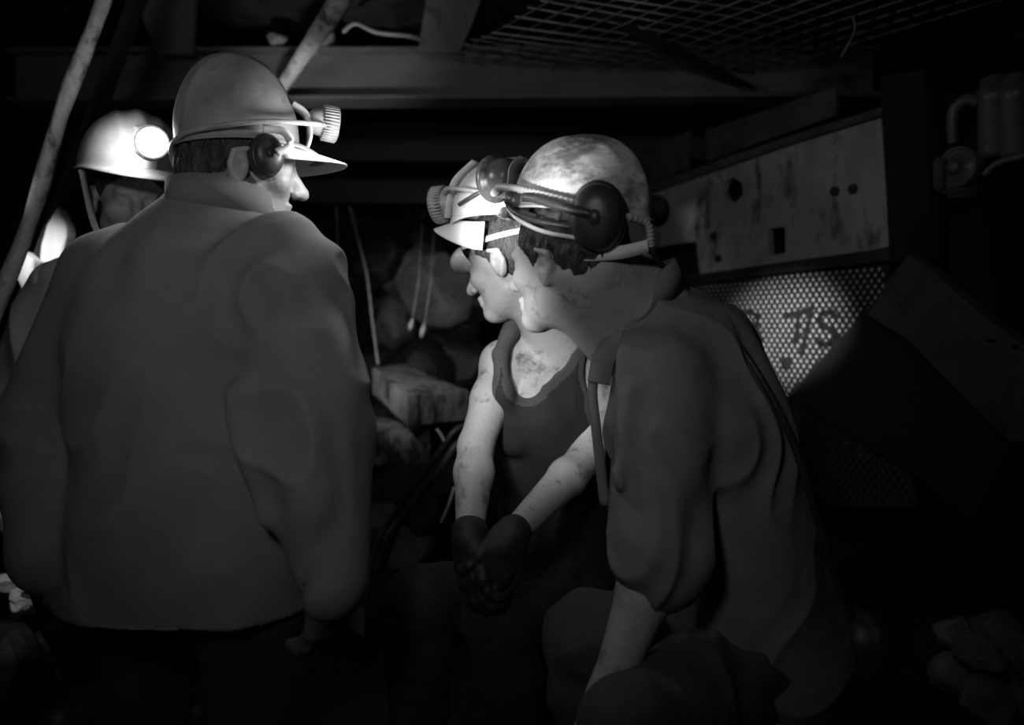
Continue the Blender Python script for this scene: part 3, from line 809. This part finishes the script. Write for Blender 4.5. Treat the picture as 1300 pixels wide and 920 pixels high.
# ---- roof beams -------------------------------------------------------------
def i_beam(name, a, b, hgt, wid, th, m):
    d = (b - a).normalized(); s = d.cross(UP).normalized(); u = s.cross(d).normalized(); bm = bmesh.new()
    add_bar(bm, a, b, th, hgt - th, u, .002)
    for q in (1, -1): add_bar(bm, a + u * q * (hgt - th) / 2, b + u * q * (hgt - th) / 2, wid, th, u, .003)
    return bm_obj(name, bm, m, None, False)
zb = lambda py, d: H + (415 - py) / 1000 * d
b1 = i_beam('roof_beam', V((-1.75, 2.78, zb(101, 2.78))), V((1.35, 2.95, zb(96, 2.95))), .185, .13, .014, M['beam'])
tag(b1, 'long steel roof beam crossing above the helmets, wooden boards standing on it', 'beam')
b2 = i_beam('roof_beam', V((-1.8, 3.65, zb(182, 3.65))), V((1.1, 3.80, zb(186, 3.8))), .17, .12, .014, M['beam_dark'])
tag(b2, 'steel roof beam behind and below the long front one', 'beam')
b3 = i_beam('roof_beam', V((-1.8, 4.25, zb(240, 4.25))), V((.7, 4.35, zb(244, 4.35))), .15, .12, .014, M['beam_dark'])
tag(b3, 'farthest and lowest steel beam, above the hanging cables', 'beam')

# boards that stand between beam and roof
def board(pts, th, label, m='board'):
    ps = [P(*p) for p in pts]; n = (ps[1] - ps[0]).cross(ps[2] - ps[0]).normalized()
    bm = bmesh.new(); a = [bm.verts.new(p - n * th / 2) for p in ps]; b = [bm.verts.new(p + n * th / 2) for p in ps]
    bm.faces.new(a); bm.faces.new(b[::-1]); k = len(ps)
    for i in range(k): bm.faces.new((a[i], a[(i + 1) % k], b[(i + 1) % k], b[i]))
    bmesh.ops.bevel(bm, geom=bm.edges[:], offset=.004, segments=2, affect='EDGES')
    o = bm_obj('lagging_board', bm, M[m], None, False); tag(o, label, 'board', 'boards between the roof beam and the rock'); return o
board([(200, 70, 2.72), (246, 70, 2.72), (252, -30, 2.70), (162, -30, 2.70)], .03, 'wooden board wedged above the coated person, left of the slanting pole')
board([(531, 68, 2.72), (583, 68, 2.72), (600, 30, 2.70), (622, -30, 2.68), (546, -30, 2.68)], .03, 'wooden board wedged above the roof beam, right of the slanting pole')
for i, (px, py, s, fl, lb) in enumerate(((352, 52, .040, (1, .8, 1), 'small grey stone lodged on the beam, left of the slanting pole'), (408, 50, .055, (.9, .8, 1.1), 'bigger grey stone lodged on the beam beneath the slanting pole'))):
    tag(lump('stone', P(px, py, 2.80), s, M['stone'], 40 + i, None, fl), lb, 'stone', 'stones lodged on the roof beam')

# slanting pole, top centre left
pts = [P(480, -100, 2.12), P(452, -40, 2.20), P(420, 18, 2.32), P(385, 70, 2.46), P(348, 124, 2.69)]
bm = bmesh.new(); add_tube(bm, smooth_path(pts, 6), [.040 - .020 * i / 24 for i in range(25)], 14)
for v in bm.verts: v.co += V((1, 1, 1)) * .006 * mnoise.noise(v.co * 14)
tag(bm_obj('timber_pole', bm, M['timber'], None, True), 'slanting timber pole ending beside the coated person\'s helmet', 'pole')
# thin long leaning prop at the left
bm = bmesh.new(); A = P(152, -70, 1.90); B_ = P(18, 332, 1.95)
base = A + (B_ - A) * ((A.z - .0) / (A.z - B_.z)); add_tube(bm, [A.lerp(base, t / 30) + V((1, 0, 0)) * .006 * math.sin(t * .8) for t in range(31)], [.019 + .002 * math.sin(t * 1.7) for t in range(31)], 14)
tag(bm_obj('leaning_prop', bm, M['timber'], None, True), 'long thin timber prop leaning right, floor to roof at the far left', 'prop')
# steel channel behind it with pale slabs standing in for patches of lamplight
bm = bmesh.new(); a = P(112, 170, 2.30); b = P(20, 420, 2.30)
add_bar(bm, a + (a - b) * 1.0, b + (b - a) * 1.2, .035, .05, V((0, -1, 0)), .004)
tag(bm_obj('steel_prop', bm, M['steel'], None, False), 'dark steel prop leaning behind the thin timber prop', 'prop')
def wedge(outline, d, th, label):  # a lamp-lit patch put into shape and pale colour
    ps = [P(x, y, d) for x, y in outline]; bm = bmesh.new()
    a = [bm.verts.new(p) for p in ps]; b = [bm.verts.new(p + V((.0, th, 0))) for p in ps]; k = len(ps)
    bm.faces.new(a); bm.faces.new(b[::-1])
    for i in range(k): bm.faces.new((a[i], a[(i + 1) % k], b[(i + 1) % k], b[i]))
    bmesh.ops.bevel(bm, geom=bm.edges[:], offset=.003, segments=2, affect='EDGES')
    tag(bm_obj('lamplit_slab', bm, M['lamplit_pale'], None, False), label, 'wedge', 'slabs standing in for lamplight at the left props')
wedge([(72, 262), (84, 288), (84, 300), (76, 328), (62, 342), (50, 330), (52, 310), (60, 285)], 2.24, .05, 'pale slab standing in for a patch of lamplight, right of the dark steel prop')
wedge([(29, 318), (36, 324), (43, 330), (40, 350), (30, 372), (21, 352), (28, 336)], 2.20, .04, 'smaller pale slab standing in for lamplight, between the two leaning props')

# bent shiny conduit above the beam
tag(tube_obj('conduit', [P(436, 40, 2.66), P(452, 30, 2.62), P(478, 41, 2.60), P(520, 46, 2.60), P(538, 52, 2.64)], .007, M['cable'], None), 'short bent cable lying on the roof beam beside the boards', 'cable')

# ---- welded roof mesh ---------------------------------------------------------
bm = bmesh.new(); zc = 1.985; o = V((.62, 2.45, zc)); ang = .42
ux = V((math.cos(ang), math.sin(ang), 0)); uy = V((-math.sin(ang) - .25, math.cos(ang) - .0, 0)).normalized()
for i in range(-9, 10):
    p = o + uy * i * .062; add_tube(bm, [p - ux * .55 + UP * .01 * math.sin(i), p + UP * .012, p + ux * .50], .0034, 6)
for i in range(-7, 8):
    p = o + ux * i * .075; add_tube(bm, [p - uy * .58, p + UP * .008, p + uy * .58], .0022, 6)
tag(bm_obj('roof_mesh', bm, M['wire'], None, True), 'sheet of welded wire mesh under the roof, above the big helmet', 'mesh')
bm = bmesh.new(); add_bar(bm, P(690, -20, 2.25), P(985, 130, 3.05), .05, .012, UP)
tag(bm_obj('roof_strap', bm, M['steel'], None, False), 'flat steel strap running slantwise beneath the wire mesh', 'strap')
tag(tube_obj('wire_loop', [P(1083, 20, 2.2), P(1085, 38, 2.2), P(1077, 56, 2.2), P(1068, 72, 2.22)], .003, M['wire']), 'short curl of wire hanging from the dark roof at right', 'wire')

# ---- the machine at the right ---------------------------------------------------
class Plane:
    def __init__(s, A, B, off=0.0):
        s.d = (B - A).normalized(); s.n = V((s.d.y, -s.d.x, 0)); s.n = s.n if s.n.y < 0 else -s.n
        s.A = A + s.n * off
    def to(s, px, py):
        u = (px - 650) / 1000
        t = (u * s.A.y - s.A.x) / (s.d.x - u * s.d.y); Y = s.A.y + s.d.y * t
        return (t, H + (415 - py) / 1000 * Y)
    def at(s, a, z): return V((s.A.x + s.d.x * a, s.A.y + s.d.y * a, z))
    def p(s, px, py): return s.at(*s.to(px, py))
PA, PB = V((.56, 3.2, 0)), V((1.056, 2.2, 0))
def plate(name, outline, holes, off, th, m, parent=None, bev=.003):
    pl = Plane(PA, PB, off)
    return curve_plate(name, [pl.to(*p) for p in outline], [[pl.to(*p) for p in h] for h in holes], pl.at, pl.n, th, m, parent, bev)
def ring(cx, cy, rx, ry, n=10, rot=.3, j=.06):
    r = random.Random(int(cx)); return [(cx + rx * (1 + r.uniform(-j, j)) * math.cos(i / n * 6.2832 + rot), cy + ry * (1 + r.uniform(-j, j)) * math.sin(i / n * 6.2832 + rot)) for i in range(n)]
mach = empty('roof_support_machine', V((.95, 2.6, 0)))
tag(mach, 'pale painted steel side plate of the mining machine, round and square holes cut in it', 'machine')
plate('side_plate', [(780, 256), (812, 243), (862, 224), (1000, 180), (1121, 143), (1127, 230), (1135, 311), (1095, 321), (1000, 333), (905, 347), (893, 349), (888, 305), (850, 311), (800, 324), (780, 328)],
      [ring(934, 242, 15, 17, 7), [(977, 290), (1001, 287), (1002, 322), (979, 326)], ring(836, 268, 19, 22, 14, 0, .03), ], .0, .03, M['plate'], mach)
plate('backing_body', [(770, 262), (1120, 150), (1240, 120), (1300, 560), (1150, 600), (900, 640), (780, 420)], [], -.16, .10, M['black'], mach)
for (a, b, c, d) in (((790, 205), (875, 168), (873, 214), (790, 246)), ((898, 166), (1062, 112), (1062, 146), (900, 204))):
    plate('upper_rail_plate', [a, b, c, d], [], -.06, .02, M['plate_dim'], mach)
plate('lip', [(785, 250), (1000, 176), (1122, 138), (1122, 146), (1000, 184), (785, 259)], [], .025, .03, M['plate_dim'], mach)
plate('lower_rail', [(870, 352), (1000, 334), (1134, 316), (1137, 330), (1000, 345), (870, 362)], [], .03, .04, M['steel'], mach)
for (x, y) in ((1060, 243), (1083, 240), (906, 300), (912, 328)):
    pl = Plane(PA, PB, .018); bm = bmesh.new(); add_lathe(bm, [(0, .008), (.014, .008), (.016, .004), (.016, -.01), (0, -.01)], 6, T(pl.p(x, y), frame(pl.n))); bm_obj('bolt', bm, M['steel'], mach, False)
# round pin end with lug just behind the helmet
pl = Plane(PA, PB, -.03); bm = bmesh.new()
add_lathe(bm, [(0, .03), (.028, .03), (.030, .024), (.03, .012), (.055, .012), (.06, .006), (.06, -.05), (0, -.05)], 28, T(pl.p(832, 262), frame(pl.n)))
bm_obj('pin_boss', bm, M['steel'], mach, True)

# woven guards
def woven(name, outline, off, label, mb, mw, hole=None, pitch=.0195, w=.0072):
    pl = Plane(PA, PB, off); poly = [pl.to(*p) for p in outline]
    root = empty(name, pl.at(*poly[0])); tag(root, label, 'guard')
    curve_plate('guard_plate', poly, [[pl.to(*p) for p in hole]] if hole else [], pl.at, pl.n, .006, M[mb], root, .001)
    bm = bmesh.new(); k = len(poly)
    cx = sum(p[0] for p in poly) / k; cz = sum(p[1] for p in poly) / k
    for (dx, dz) in ((.78, 1), (-.78, 1)):
        L = math.hypot(dx, dz); dx, dz = dx / L, dz / L; nx, nz = -dz, dx
        for i in range(-60, 61):
            ox, oz = cx + nx * i * pitch, cz + nz * i * pitch; ts = []
            for j in range(k):
                (x0, z0), (x1, z1) = poly[j], poly[(j + 1) % k]
                ex, ez = x1 - x0, z1 - z0; den = dx * ez - dz * ex
                if abs(den) < 1e-9: continue
                t = ((x0 - ox) * ez - (z0 - oz) * ex) / den; s_ = ((x0 - ox) * dz - (z0 - oz) * dx) / den
                if 0 <= s_ <= 1: ts.append(t)
            ts.sort()
            for q in range(0, len(ts) - 1, 2):
                if ts[q + 1] - ts[q] < .01: continue
                a = pl.at(ox + dx * ts[q], oz + dz * ts[q]) + pl.n * .010; b = pl.at(ox + dx * ts[q + 1], oz + dz * ts[q + 1]) + pl.n * .010
                add_bar(bm, a, b, w, .004, pl.n, 0)
    o = bm_obj('diamond_mesh', bm, M[mw], root, False)
    bm = bmesh.new()
    for j in range(k):
        a = pl.at(*poly[j]) + pl.n * .008; b = pl.at(*poly[(j + 1) % k]) + pl.n * .008
        add_bar(bm, a, b, .012, .016, pl.n, 0)
    bm_obj('guard_frame', bm, M['steel'], root, False)
    return root, pl
def glyph(pl, strokes, w, root, m, off):
    bm = bmesh.new()
    for st in strokes:
        pts = [pl.p(x, y) + pl.n * off for x, y in st]
        for a, b in zip(pts, pts[1:]):
            e = (b - a).normalized() * w * .35; add_bar(bm, a - e, b + e, w, .0015, pl.n, 0)
    return bm_obj('painted_letter', bm, m, root, False)
g1, pl = woven('mesh_guard', [(884, 362), (1000, 347), (1130, 331), (1131, 368), (1004, 505), (884, 505)], .0, 'steel mesh guard painted B T/S, brightly lit below the pale side plate', 'backing', 'steel')
B1 = [[(948, 438), (947, 398)], [(947, 398), (958, 396), (966, 402), (965, 412), (957, 417), (948, 418)], [(957, 417), (968, 422), (970, 432), (962, 438), (948, 440)]]
T1 = [[(1003, 400), (1034, 394)], [(1018, 397), (1015, 432)]]
S1 = [[(1036, 386), (1022, 449)]]
S2 = [[(1066, 404), (1060, 396), (1048, 397), (1043, 405), (1047, 413), (1060, 418), (1065, 427), (1058, 436), (1046, 437), (1040, 431)]]
for g in (B1, T1, S1, S2): glyph(pl, g, .0165, g1, M['paintdark'], .0135)
bm = bmesh.new(); add_lathe(bm, [(0, .012), (.012, .012), (.022, .006), (.022, 0), (0, 0)], 6, T(pl.p(1003, 461) + pl.n * .012, frame(pl.n))); bm_obj('bolt', bm, M['black'], g1, False)
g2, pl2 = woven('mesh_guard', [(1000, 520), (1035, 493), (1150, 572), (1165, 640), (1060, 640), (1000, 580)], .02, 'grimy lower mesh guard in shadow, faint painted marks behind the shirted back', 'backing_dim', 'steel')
for g in ([[(1022, 530), (1034, 527), (1040, 545), (1038, 562), (1026, 566), (1018, 548), (1022, 530)]], [[(1058, 528), (1048, 580)]],
          [[(1066, 572), (1070, 533), (1082, 532), (1084, 544), (1070, 550)], [(1070, 550), (1086, 556), (1084, 570), (1066, 572)]]):
    glyph(pl2, g, .019, g2, M['paintdark'], .0135)

# diagonal strut and dark arm
def strut(name, outline, off, th, m, label, cat, holes=[]):
    o = plate(name, outline, holes, off, th, m, None, .006); tag(o, label, cat); return o
strut('link_arm', [(1134, 372), (1008, 508), (1040, 520), (1170, 600), (1240, 660), (1290, 560), (1150, 420), (1142, 385)], .07, .05, M['black'], 'black slanting link arm of the machine, in front of the mesh guard', 'arm')
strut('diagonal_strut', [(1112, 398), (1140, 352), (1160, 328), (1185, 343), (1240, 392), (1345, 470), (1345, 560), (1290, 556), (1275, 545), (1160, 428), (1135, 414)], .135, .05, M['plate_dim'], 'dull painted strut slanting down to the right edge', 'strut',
      [ring(1266, 433, 10, 5, 9), ring(1296, 441, 8, 6, 9)])
# post right of the side plate, valve and cylinders
pl = Plane(PA, PB, .05)
fit = empty('hydraulic_valve', pl.p(1215, 240)); tag(fit, 'hydraulic valve block with round pin, left of the leg cylinders', 'valve')
bm = bmesh.new(); c = pl.p(1217, 212)
add_lathe(bm, [(0, .03), (.014, .028), (.017, .02), (.017, .004), (.034, .004), (.036, .0), (.042, .0), (.044, .012), (.05, .012), (.052, -.0), (.052, -.05), (0, -.05)], 30, T(c, frame(pl.n))); bm_obj('pin', bm, M['cylm'], fit, True)
bm = bmesh.new(); add_box(bm, pl.p(1193, 222) , (.03, .05, .085), Matrix.Rotation(-.46, 3, 'Z'), .006); bm_obj('end_block', bm, M['plate_dim'], fit, True)
bm = bmesh.new(); add_box(bm, pl.p(1211, 232) - pl.n * .03, (.09, .05, .07), Matrix.Rotation(-.46, 3, 'Z'), .012); bm_obj('valve_body', bm, M['plate_dim'], fit, True)
hs = tube_obj('hydraulic_hose', [pl.p(1211, 182), pl.p(1209, 160), pl.p(1212, 138), pl.p(1228, 126), pl.p(1243, 130)], .014, M['cylm']); tag(hs, 'hose bend rising from the hydraulic valve', 'hose')
for cx, w, lb in ((1262, .036, 'hydraulic leg cylinder nearest the valve, upper right'), (1290, .036, 'hydraulic leg cylinder at the right edge of the view, upper right')):
    pl = Plane(PA, PB, .02); c = pl.p(cx, 200); bm = bmesh.new()
    add_lathe(bm, [(0, .0), (w * .8, 0), (w, .01), (w, .13), (w * 1.12, .135), (w * 1.12, .165), (w * .9, .17), (w * .9, .19), (w * .5, .2), (0, .2)], 28, Matrix.Translation(c))
    tag(bm_obj('leg_cylinder', bm, M['cylm'], None, True), lb, 'cylinder', 'leg cylinders at the upper right')
pl = Plane(PA, PB, .06)
tag(tube_obj('pressure_pipe', [pl.p(1250, 222), pl.p(1262, 210), pl.p(1285, 201), pl.p(1345, 188)], .009, M['cylm']), 'thin pipe curving beneath the leg cylinders', 'pipe')
pst = plate('upright_post', [(1128, 100), (1180, 92), (1188, 330), (1140, 330)], [], .03, .06, M['black'], None, .006); tag(pst, 'black upright post right of the pale side plate', 'post')

# ---- timber chock, left middle ---------------------------------------------------
def hexa(name, top, hgt, m, label, cat='timber', group=None):
    bm = bmesh.new(); a = [bm.verts.new(p) for p in top]; b = [bm.verts.new(p - UP * hgt) for p in top]
    bm.faces.new(a); bm.faces.new(b[::-1])
    for i in range(4): bm.faces.new((a[i], a[(i + 1) % 4], b[(i + 1) % 4], b[i]))
    bmesh.ops.subdivide_edges(bm, edges=bm.edges[:], cuts=4, use_grid_fill=True)
    for v in bm.verts: v.co += V((mnoise.noise(v.co * 9), mnoise.noise(v.co * 9 + V((5, 0, 0))), mnoise.noise(v.co * 9 + V((0, 7, 0))))) * .006
    o = bm_obj(name, bm, m, None, False); tag(o, label, cat, group); return o
G = 'timbers of the chock behind the vest'
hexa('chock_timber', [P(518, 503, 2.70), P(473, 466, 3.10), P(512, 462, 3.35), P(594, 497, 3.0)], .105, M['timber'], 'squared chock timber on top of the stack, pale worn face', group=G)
a = P(518, 545, 2.72)
zz = H + (415 - 545) / 1000 * 2.70 - .02
for i in range(5):
    z = zz - i * .125
    if z < .13: break
    if i % 2 == 0:
        t = [V((-.50, 2.80, z)), V((-.72, 3.15, z)), V((-.52, 3.2, z)), V((-.30, 2.85, z))]
        lb = ['chock timber directly below the pale top one, short end showing', 'chock timber third in the stack', 'lowest chock timber in the stack'][i // 2]
    else:
        t = [V((-.36, 2.74, z)), V((-.66, 3.06, z)), V((-.56, 3.26, z)), V((-.22, 2.98, z))]
        lb = ['wide chock timber below the short second one', 'wide chock timber near the foot of the stack'][i // 2]
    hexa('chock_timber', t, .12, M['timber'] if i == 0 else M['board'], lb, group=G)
# side wall of the conveyor left of the chock
hexa('conveyor_side', [P(462, 545, 2.35), P(395, 520, 2.55), P(420, 512, 2.9), P(472, 535, 2.8)], .62, M['stone'], 'dull grey conveyor side standing beside the coated person', 'conveyor')

# hanging spindle and cables
tag(tube_obj('hanging_cable', [P(427, 262, 3.1), P(429, 320, 3.05), P(432, 400, 3.0), P(435, 478, 2.96)], .0035, M['cable']), 'thin hanging cable that ends in the bulb-shaped float', 'cable', 'thin cables hanging by the chock')
tag(tube_obj('hanging_cable', [P(444, 262, 3.25), P(455, 305, 3.2), P(466, 350, 3.15), P(473, 410, 3.1), P(480, 462, 3.05)], [.0045] * 33, M['cable']), 'curved hanging cable that comes down on the chock', 'cable', 'thin cables hanging by the chock')
fl = empty('float_plug', P(438, 540, 2.95)); tag(fl, 'bulb-shaped plug with pointed foot at the end of the thin cable', 'plug')
bm = bmesh.new(); add_lathe(bm, [(0, .085), (.010, .083), (.020, .065), (.030, .03), (.033, 0), (.028, -.03), (.016, -.05), (0, -.06)], 24, T(P(438, 506, 2.95), Matrix.Rotation(-.15, 3, 'Y'))); bm_obj('bulb', bm, M['stone_pale'], fl, True)
bm = bmesh.new(); add_lathe(bm, [(0, .05), (.008, .04), (.03, -.02), (0, -.03)], 5, T(P(452, 524, 2.94), Matrix.Rotation(-.5, 3, 'Y'))); bm_obj('foot', bm, M['stone_pale'], fl, False)

# two bright drops and the hook behind
for (x, y, h_, lb) in ((522, 411, .030, 'left of the two small bright hooks hanging behind the vest'), (537, 418, .038, 'right of the two small bright hooks hanging behind the vest')):
    bm = bmesh.new(); add_lathe(bm, [(0, h_), (.004, h_ * .6), (.010, 0), (.008, -h_ * .5), (0, -h_)], 14, T(P(x, y, 3.0), Matrix.Rotation(.25, 3, 'Y')))
    add_tube(bm, [P(x + 2, y - 8, 3.0), P(x + 10, y - 60, 3.02), P(x + 14, y - 128, 3.05)], .0016, 6)
    tag(bm_obj('hanging_hook', bm, M['stone_pale'], None, True), lb, 'hook', 'bright hooks behind the vest')
# coal face behind
rnd = random.Random(5)
spots = [(560, 365, .17), (515, 350, .14), (585, 415, .13), (530, 470, .16), (575, 455, .15), (500, 410, .12), (480, 330, .13), (610, 380, .15), (545, 320, .12)]
where = ['highest dark boulder beside the goggles', 'dark boulder left of the goggles', 'dark boulder beside the bare shoulder', 'dark boulder above the chock', 'dark boulder beside the bare upper arm', 'dark boulder behind the bright hooks', 'dark boulder beside the curved cable', 'dark boulder hidden mostly behind the vest person\'s chin', 'dark boulder just below the farthest beam']
for i, ((x, y, s), lb) in enumerate(zip(spots, where)):
    tag(lump('coal_boulder', P(x, y, 4.0 + .1 * (i % 3)) , s * 1.25, M['stone'] if i in (0, 1, 5) else M['coal'], 60 + i, None, (1, .8, 1)), lb, 'boulder', 'boulders of the coal face')
# pile that carries the boulders
for i in range(8):
    x = -.85 + .42 * (i % 4) + .1 * (i // 4); z = .20 + .38 * (i // 4)
    tag(lump('coal_boulder', V((x, 4.15 + .08 * (i % 2), z)), .23, M['coal'], 90 + i, None, (1, .8, 1)), 'dark coal boulder in the heap at the foot of the face', 'boulder', 'coal heap at the foot of the face')

# hoses by the bare arm
Gh = 'hoses and rods beside the bare arm'
tag(tube_obj('hydraulic_hose', [P(640, 560, 2.35), P(598, 541, 2.25), P(578, 546, 2.22), P(562, 568, 2.22), P(545, 592, 2.24), P(522, 622, 2.28), P(500, 655, 2.32), P(478, 690, 2.3), P(462, 770, 2.24)], .010, M['rubber']), 'black hose looping out from behind the bare forearm, upper one', 'hose', Gh)
tag(tube_obj('hydraulic_hose', [P(630, 585, 2.35), P(600, 556, 2.2), P(578, 566, 2.18), P(560, 594, 2.18), P(538, 622, 2.2), P(505, 668, 2.26), P(485, 720, 2.34)], .012, M['rubber']), 'thicker black hose running below the upper loop', 'hose', Gh)
tag(tube_obj('steel_rod', [P(577, 618, 2.05), P(570, 640, 2.06), P(560, 664, 2.08)], .0045, M['cable']), 'thin bright rod standing left of the gloved wrist', 'rod', Gh)
tag(tube_obj('cable_tie', [P(554, 544, 2.2), P(560, 552, 2.2), P(564, 560, 2.2)], .005, M['cable'], sm=4), 'little pale tie at the bend of the hoses', 'tie')
# ledge of stone, left of the knees
slabs = [((478, 668), .15, (1.15, .7, .55), 'stone', 'grey slab leaning by the hoses, uppermost of the ledge'), ((512, 690), .13, (1, .8, .8), 'stone', 'grey rock beneath the hoses'), ((486, 735), .13, (.9, .7, 1.1), 'stone', 'grey rock at the foot of the ledge, left of the dark knees'),
         ((540, 655), .10, (1, .8, .8), 'coal', 'dark rock behind the rod')]
for i, ((x, y), s, fl_, mm, lb) in enumerate(slabs):
    tag(lump('ledge_rock', P(x, y, 2.75), s, M[mm], 130 + i, None, fl_, i), lb, 'rock', 'rocks of the ledge left of the knees')
for i in range(8):
    tag(lump('ledge_rock', V((-.60 + .20 * (i % 4), 2.66 + .22 * (i // 4), .12)), .125, M['coal'], 150 + i, None, (1, .9, 1)), 'dark rock supporting the grey ledge from the floor', 'rock', 'base of the ledge')

# pale stones heaped at the lower left
heap = [((15, 738), .050, (1.3, .8, .55), 'flat pale stone at the left edge, on the dark heap'), ((34, 752), .045, (1.2, .8, .8), 'pale stone in the middle of the small heap at lower left'), ((55, 740), .048, (1.5, .8, .35), 'flat pale stone on top of the lower left heap'), ((70, 755), .040, (1.0, .8, .7), 'brightest pale stone, right end of the lower left heap'), ((28, 765), .035, (.8, .8, 1), 'small pale stone under the flat ones at lower left')]
for i, ((x, y), s, fl_, lb) in enumerate(heap):
    tag(lump('pale_stone', P(x, y, 2.12), s, M['stone_pale'], 170 + i, None, fl_, .3 * i), lb, 'stone', 'pale stones heaped at the lower left')
for i in range(9):
    tag(lump('coal_lump', V((-1.62 + .14 * (i % 3), 2.1 + .14 * ((i // 3) % 3), .12)), .14, M['coal'], 190 + i, None, (1, .9, 1.0), i), 'coal lump under the pale stones by the left wall', 'coal lump', 'coal lumps under the pale stones')
# rubble at the lower right
for i in range(16):
    a_, b_ = i % 4, i // 4
    tag(lump('rubble_stone', V((1.24 + .14 * a_ + .03 * rnd.random(), 2.10 + .15 * (b_ % 2), .055 + .12 * (b_ // 2))), rnd.uniform(.07, .088), M['stone'], 210 + i, None, (1, .9, .8), i), 'grey rubble stone in the dim heap at the lower right', 'stone', 'rubble at the lower right')
# seats
tag(hexa('seat_timber', [V((-.05, 1.88, .22)), V((-.05, 2.2, .22)), V((.42, 2.2, .22)), V((.42, 1.88, .22))], .22, M['board'], 'wooden block the person in the vest sits on', 'block'))
tag(hexa('seat_timber', [V((.36, 1.46, .22)), V((.36, 1.82, .22)), V((.72, 1.82, .22)), V((.72, 1.46, .22))], .22, M['board'], 'wooden block the shirted person sits on', 'block'))

# ================================================================== LIGHT AND CAMERA
def spot(name, loc, target, power, deg, blend, rad):
    l = bpy.data.lights.new(name, 'SPOT'); l.energy = power; l.spot_size = math.radians(deg); l.spot_blend = blend; l.shadow_soft_size = rad
    o = bpy.data.objects.new(name, l); C.objects.link(o); o.location = loc
    o.rotation_euler = (V(target) - V(loc)).to_track_quat('-Z', 'Y').to_euler(); return o
def point(name, loc, power, rad):
    l = bpy.data.lights.new(name, 'POINT'); l.energy = power; l.shadow_soft_size = rad
    o = bpy.data.objects.new(name, l); C.objects.link(o); o.location = loc; return o
# the coated man's cap lamp, turned on the two faces
spot('cap_lamp_beam', P(500, 300, 1.15), P(634, 278, 1.66), 48, 25, 1.0, .02)
spot('helmet_fill_spot', P(572, 318, 1.12), P(692, 232, 1.34), 11, 34, 1.0, .02)  # extra spot hung in mid-air to brighten the shirted man's helmet
spot('face_fill_spot', P(400, 330, 1.02), P(664, 460, 1.72), 25, 46, 1.0, .05)  # added wide fill nearer the camera, evens out faces, chest and arms
# its spill on his own peak and face
point('cap_lamp_spill', P(448, 186, 1.44), 1.4, .02)
# spots added in mid-air to brighten the roof beam and the chock
spot('roof_fill_spot', P(300, 262, 2.15), P(420, 70, 2.75), 12, 52, 1.0, .03)
spot('chock_fill_spot', P(395, 380, 2.1), P(525, 450, 3.3), 17, 56, 1.0, .03)
# the lit lamp that faces us
point('lit_cap_lamp', lampB, 1.8, .03)
# lamp of the photographer: wide faint spill, and its hot spot on the guard
spot('photographer_lamp_spill', V((-.35, -.15, 1.60)), V((-.10, 2.0, 1.25)), 17, 84, 1.0, .10)
spot('photographer_lamp_beam', V((.16, -.12, 1.42)), Plane(PA, PB).p(992, 424), 620, 9, 1.0, .02)
# spots added out of view at the left, brightening the slabs and low stones
spot('left_fill_spot', V((-1.0, .9, 1.9)), P(50, 318, 2.2), 130, 9, 1.0, .02)
spot('left_fill_spot_low', V((-1.15, 1.2, 1.3)), P(45, 750, 2.12), 16, 16, 1.0, .02)
w = bpy.data.worlds.new('w'); bpy.context.scene.world = w; w.use_nodes = True
w.node_tree.nodes['Background'].inputs[0].default_value = (0, 0, 0, 1)

cam = bpy.data.cameras.new('camera'); co = bpy.data.objects.new('camera', cam); C.objects.link(co)
cam.sensor_width = 36; cam.lens = 36 * F / 1300; cam.shift_y = -45 / 1300
co.location = (0, 0, H); co.rotation_euler = (math.pi / 2, 0, 0)
cam.clip_start = .02; cam.dof.use_dof = True; cam.dof.focus_distance = 1.55; cam.dof.aperture_fstop = 1.6
sc = bpy.context.scene; sc.camera = co
sc.view_settings.view_transform = 'Standard'; sc.view_settings.look = 'None'; sc.view_settings.gamma = 1
sc.view_settings.use_curve_mapping = False; sc.view_settings.exposure = 0
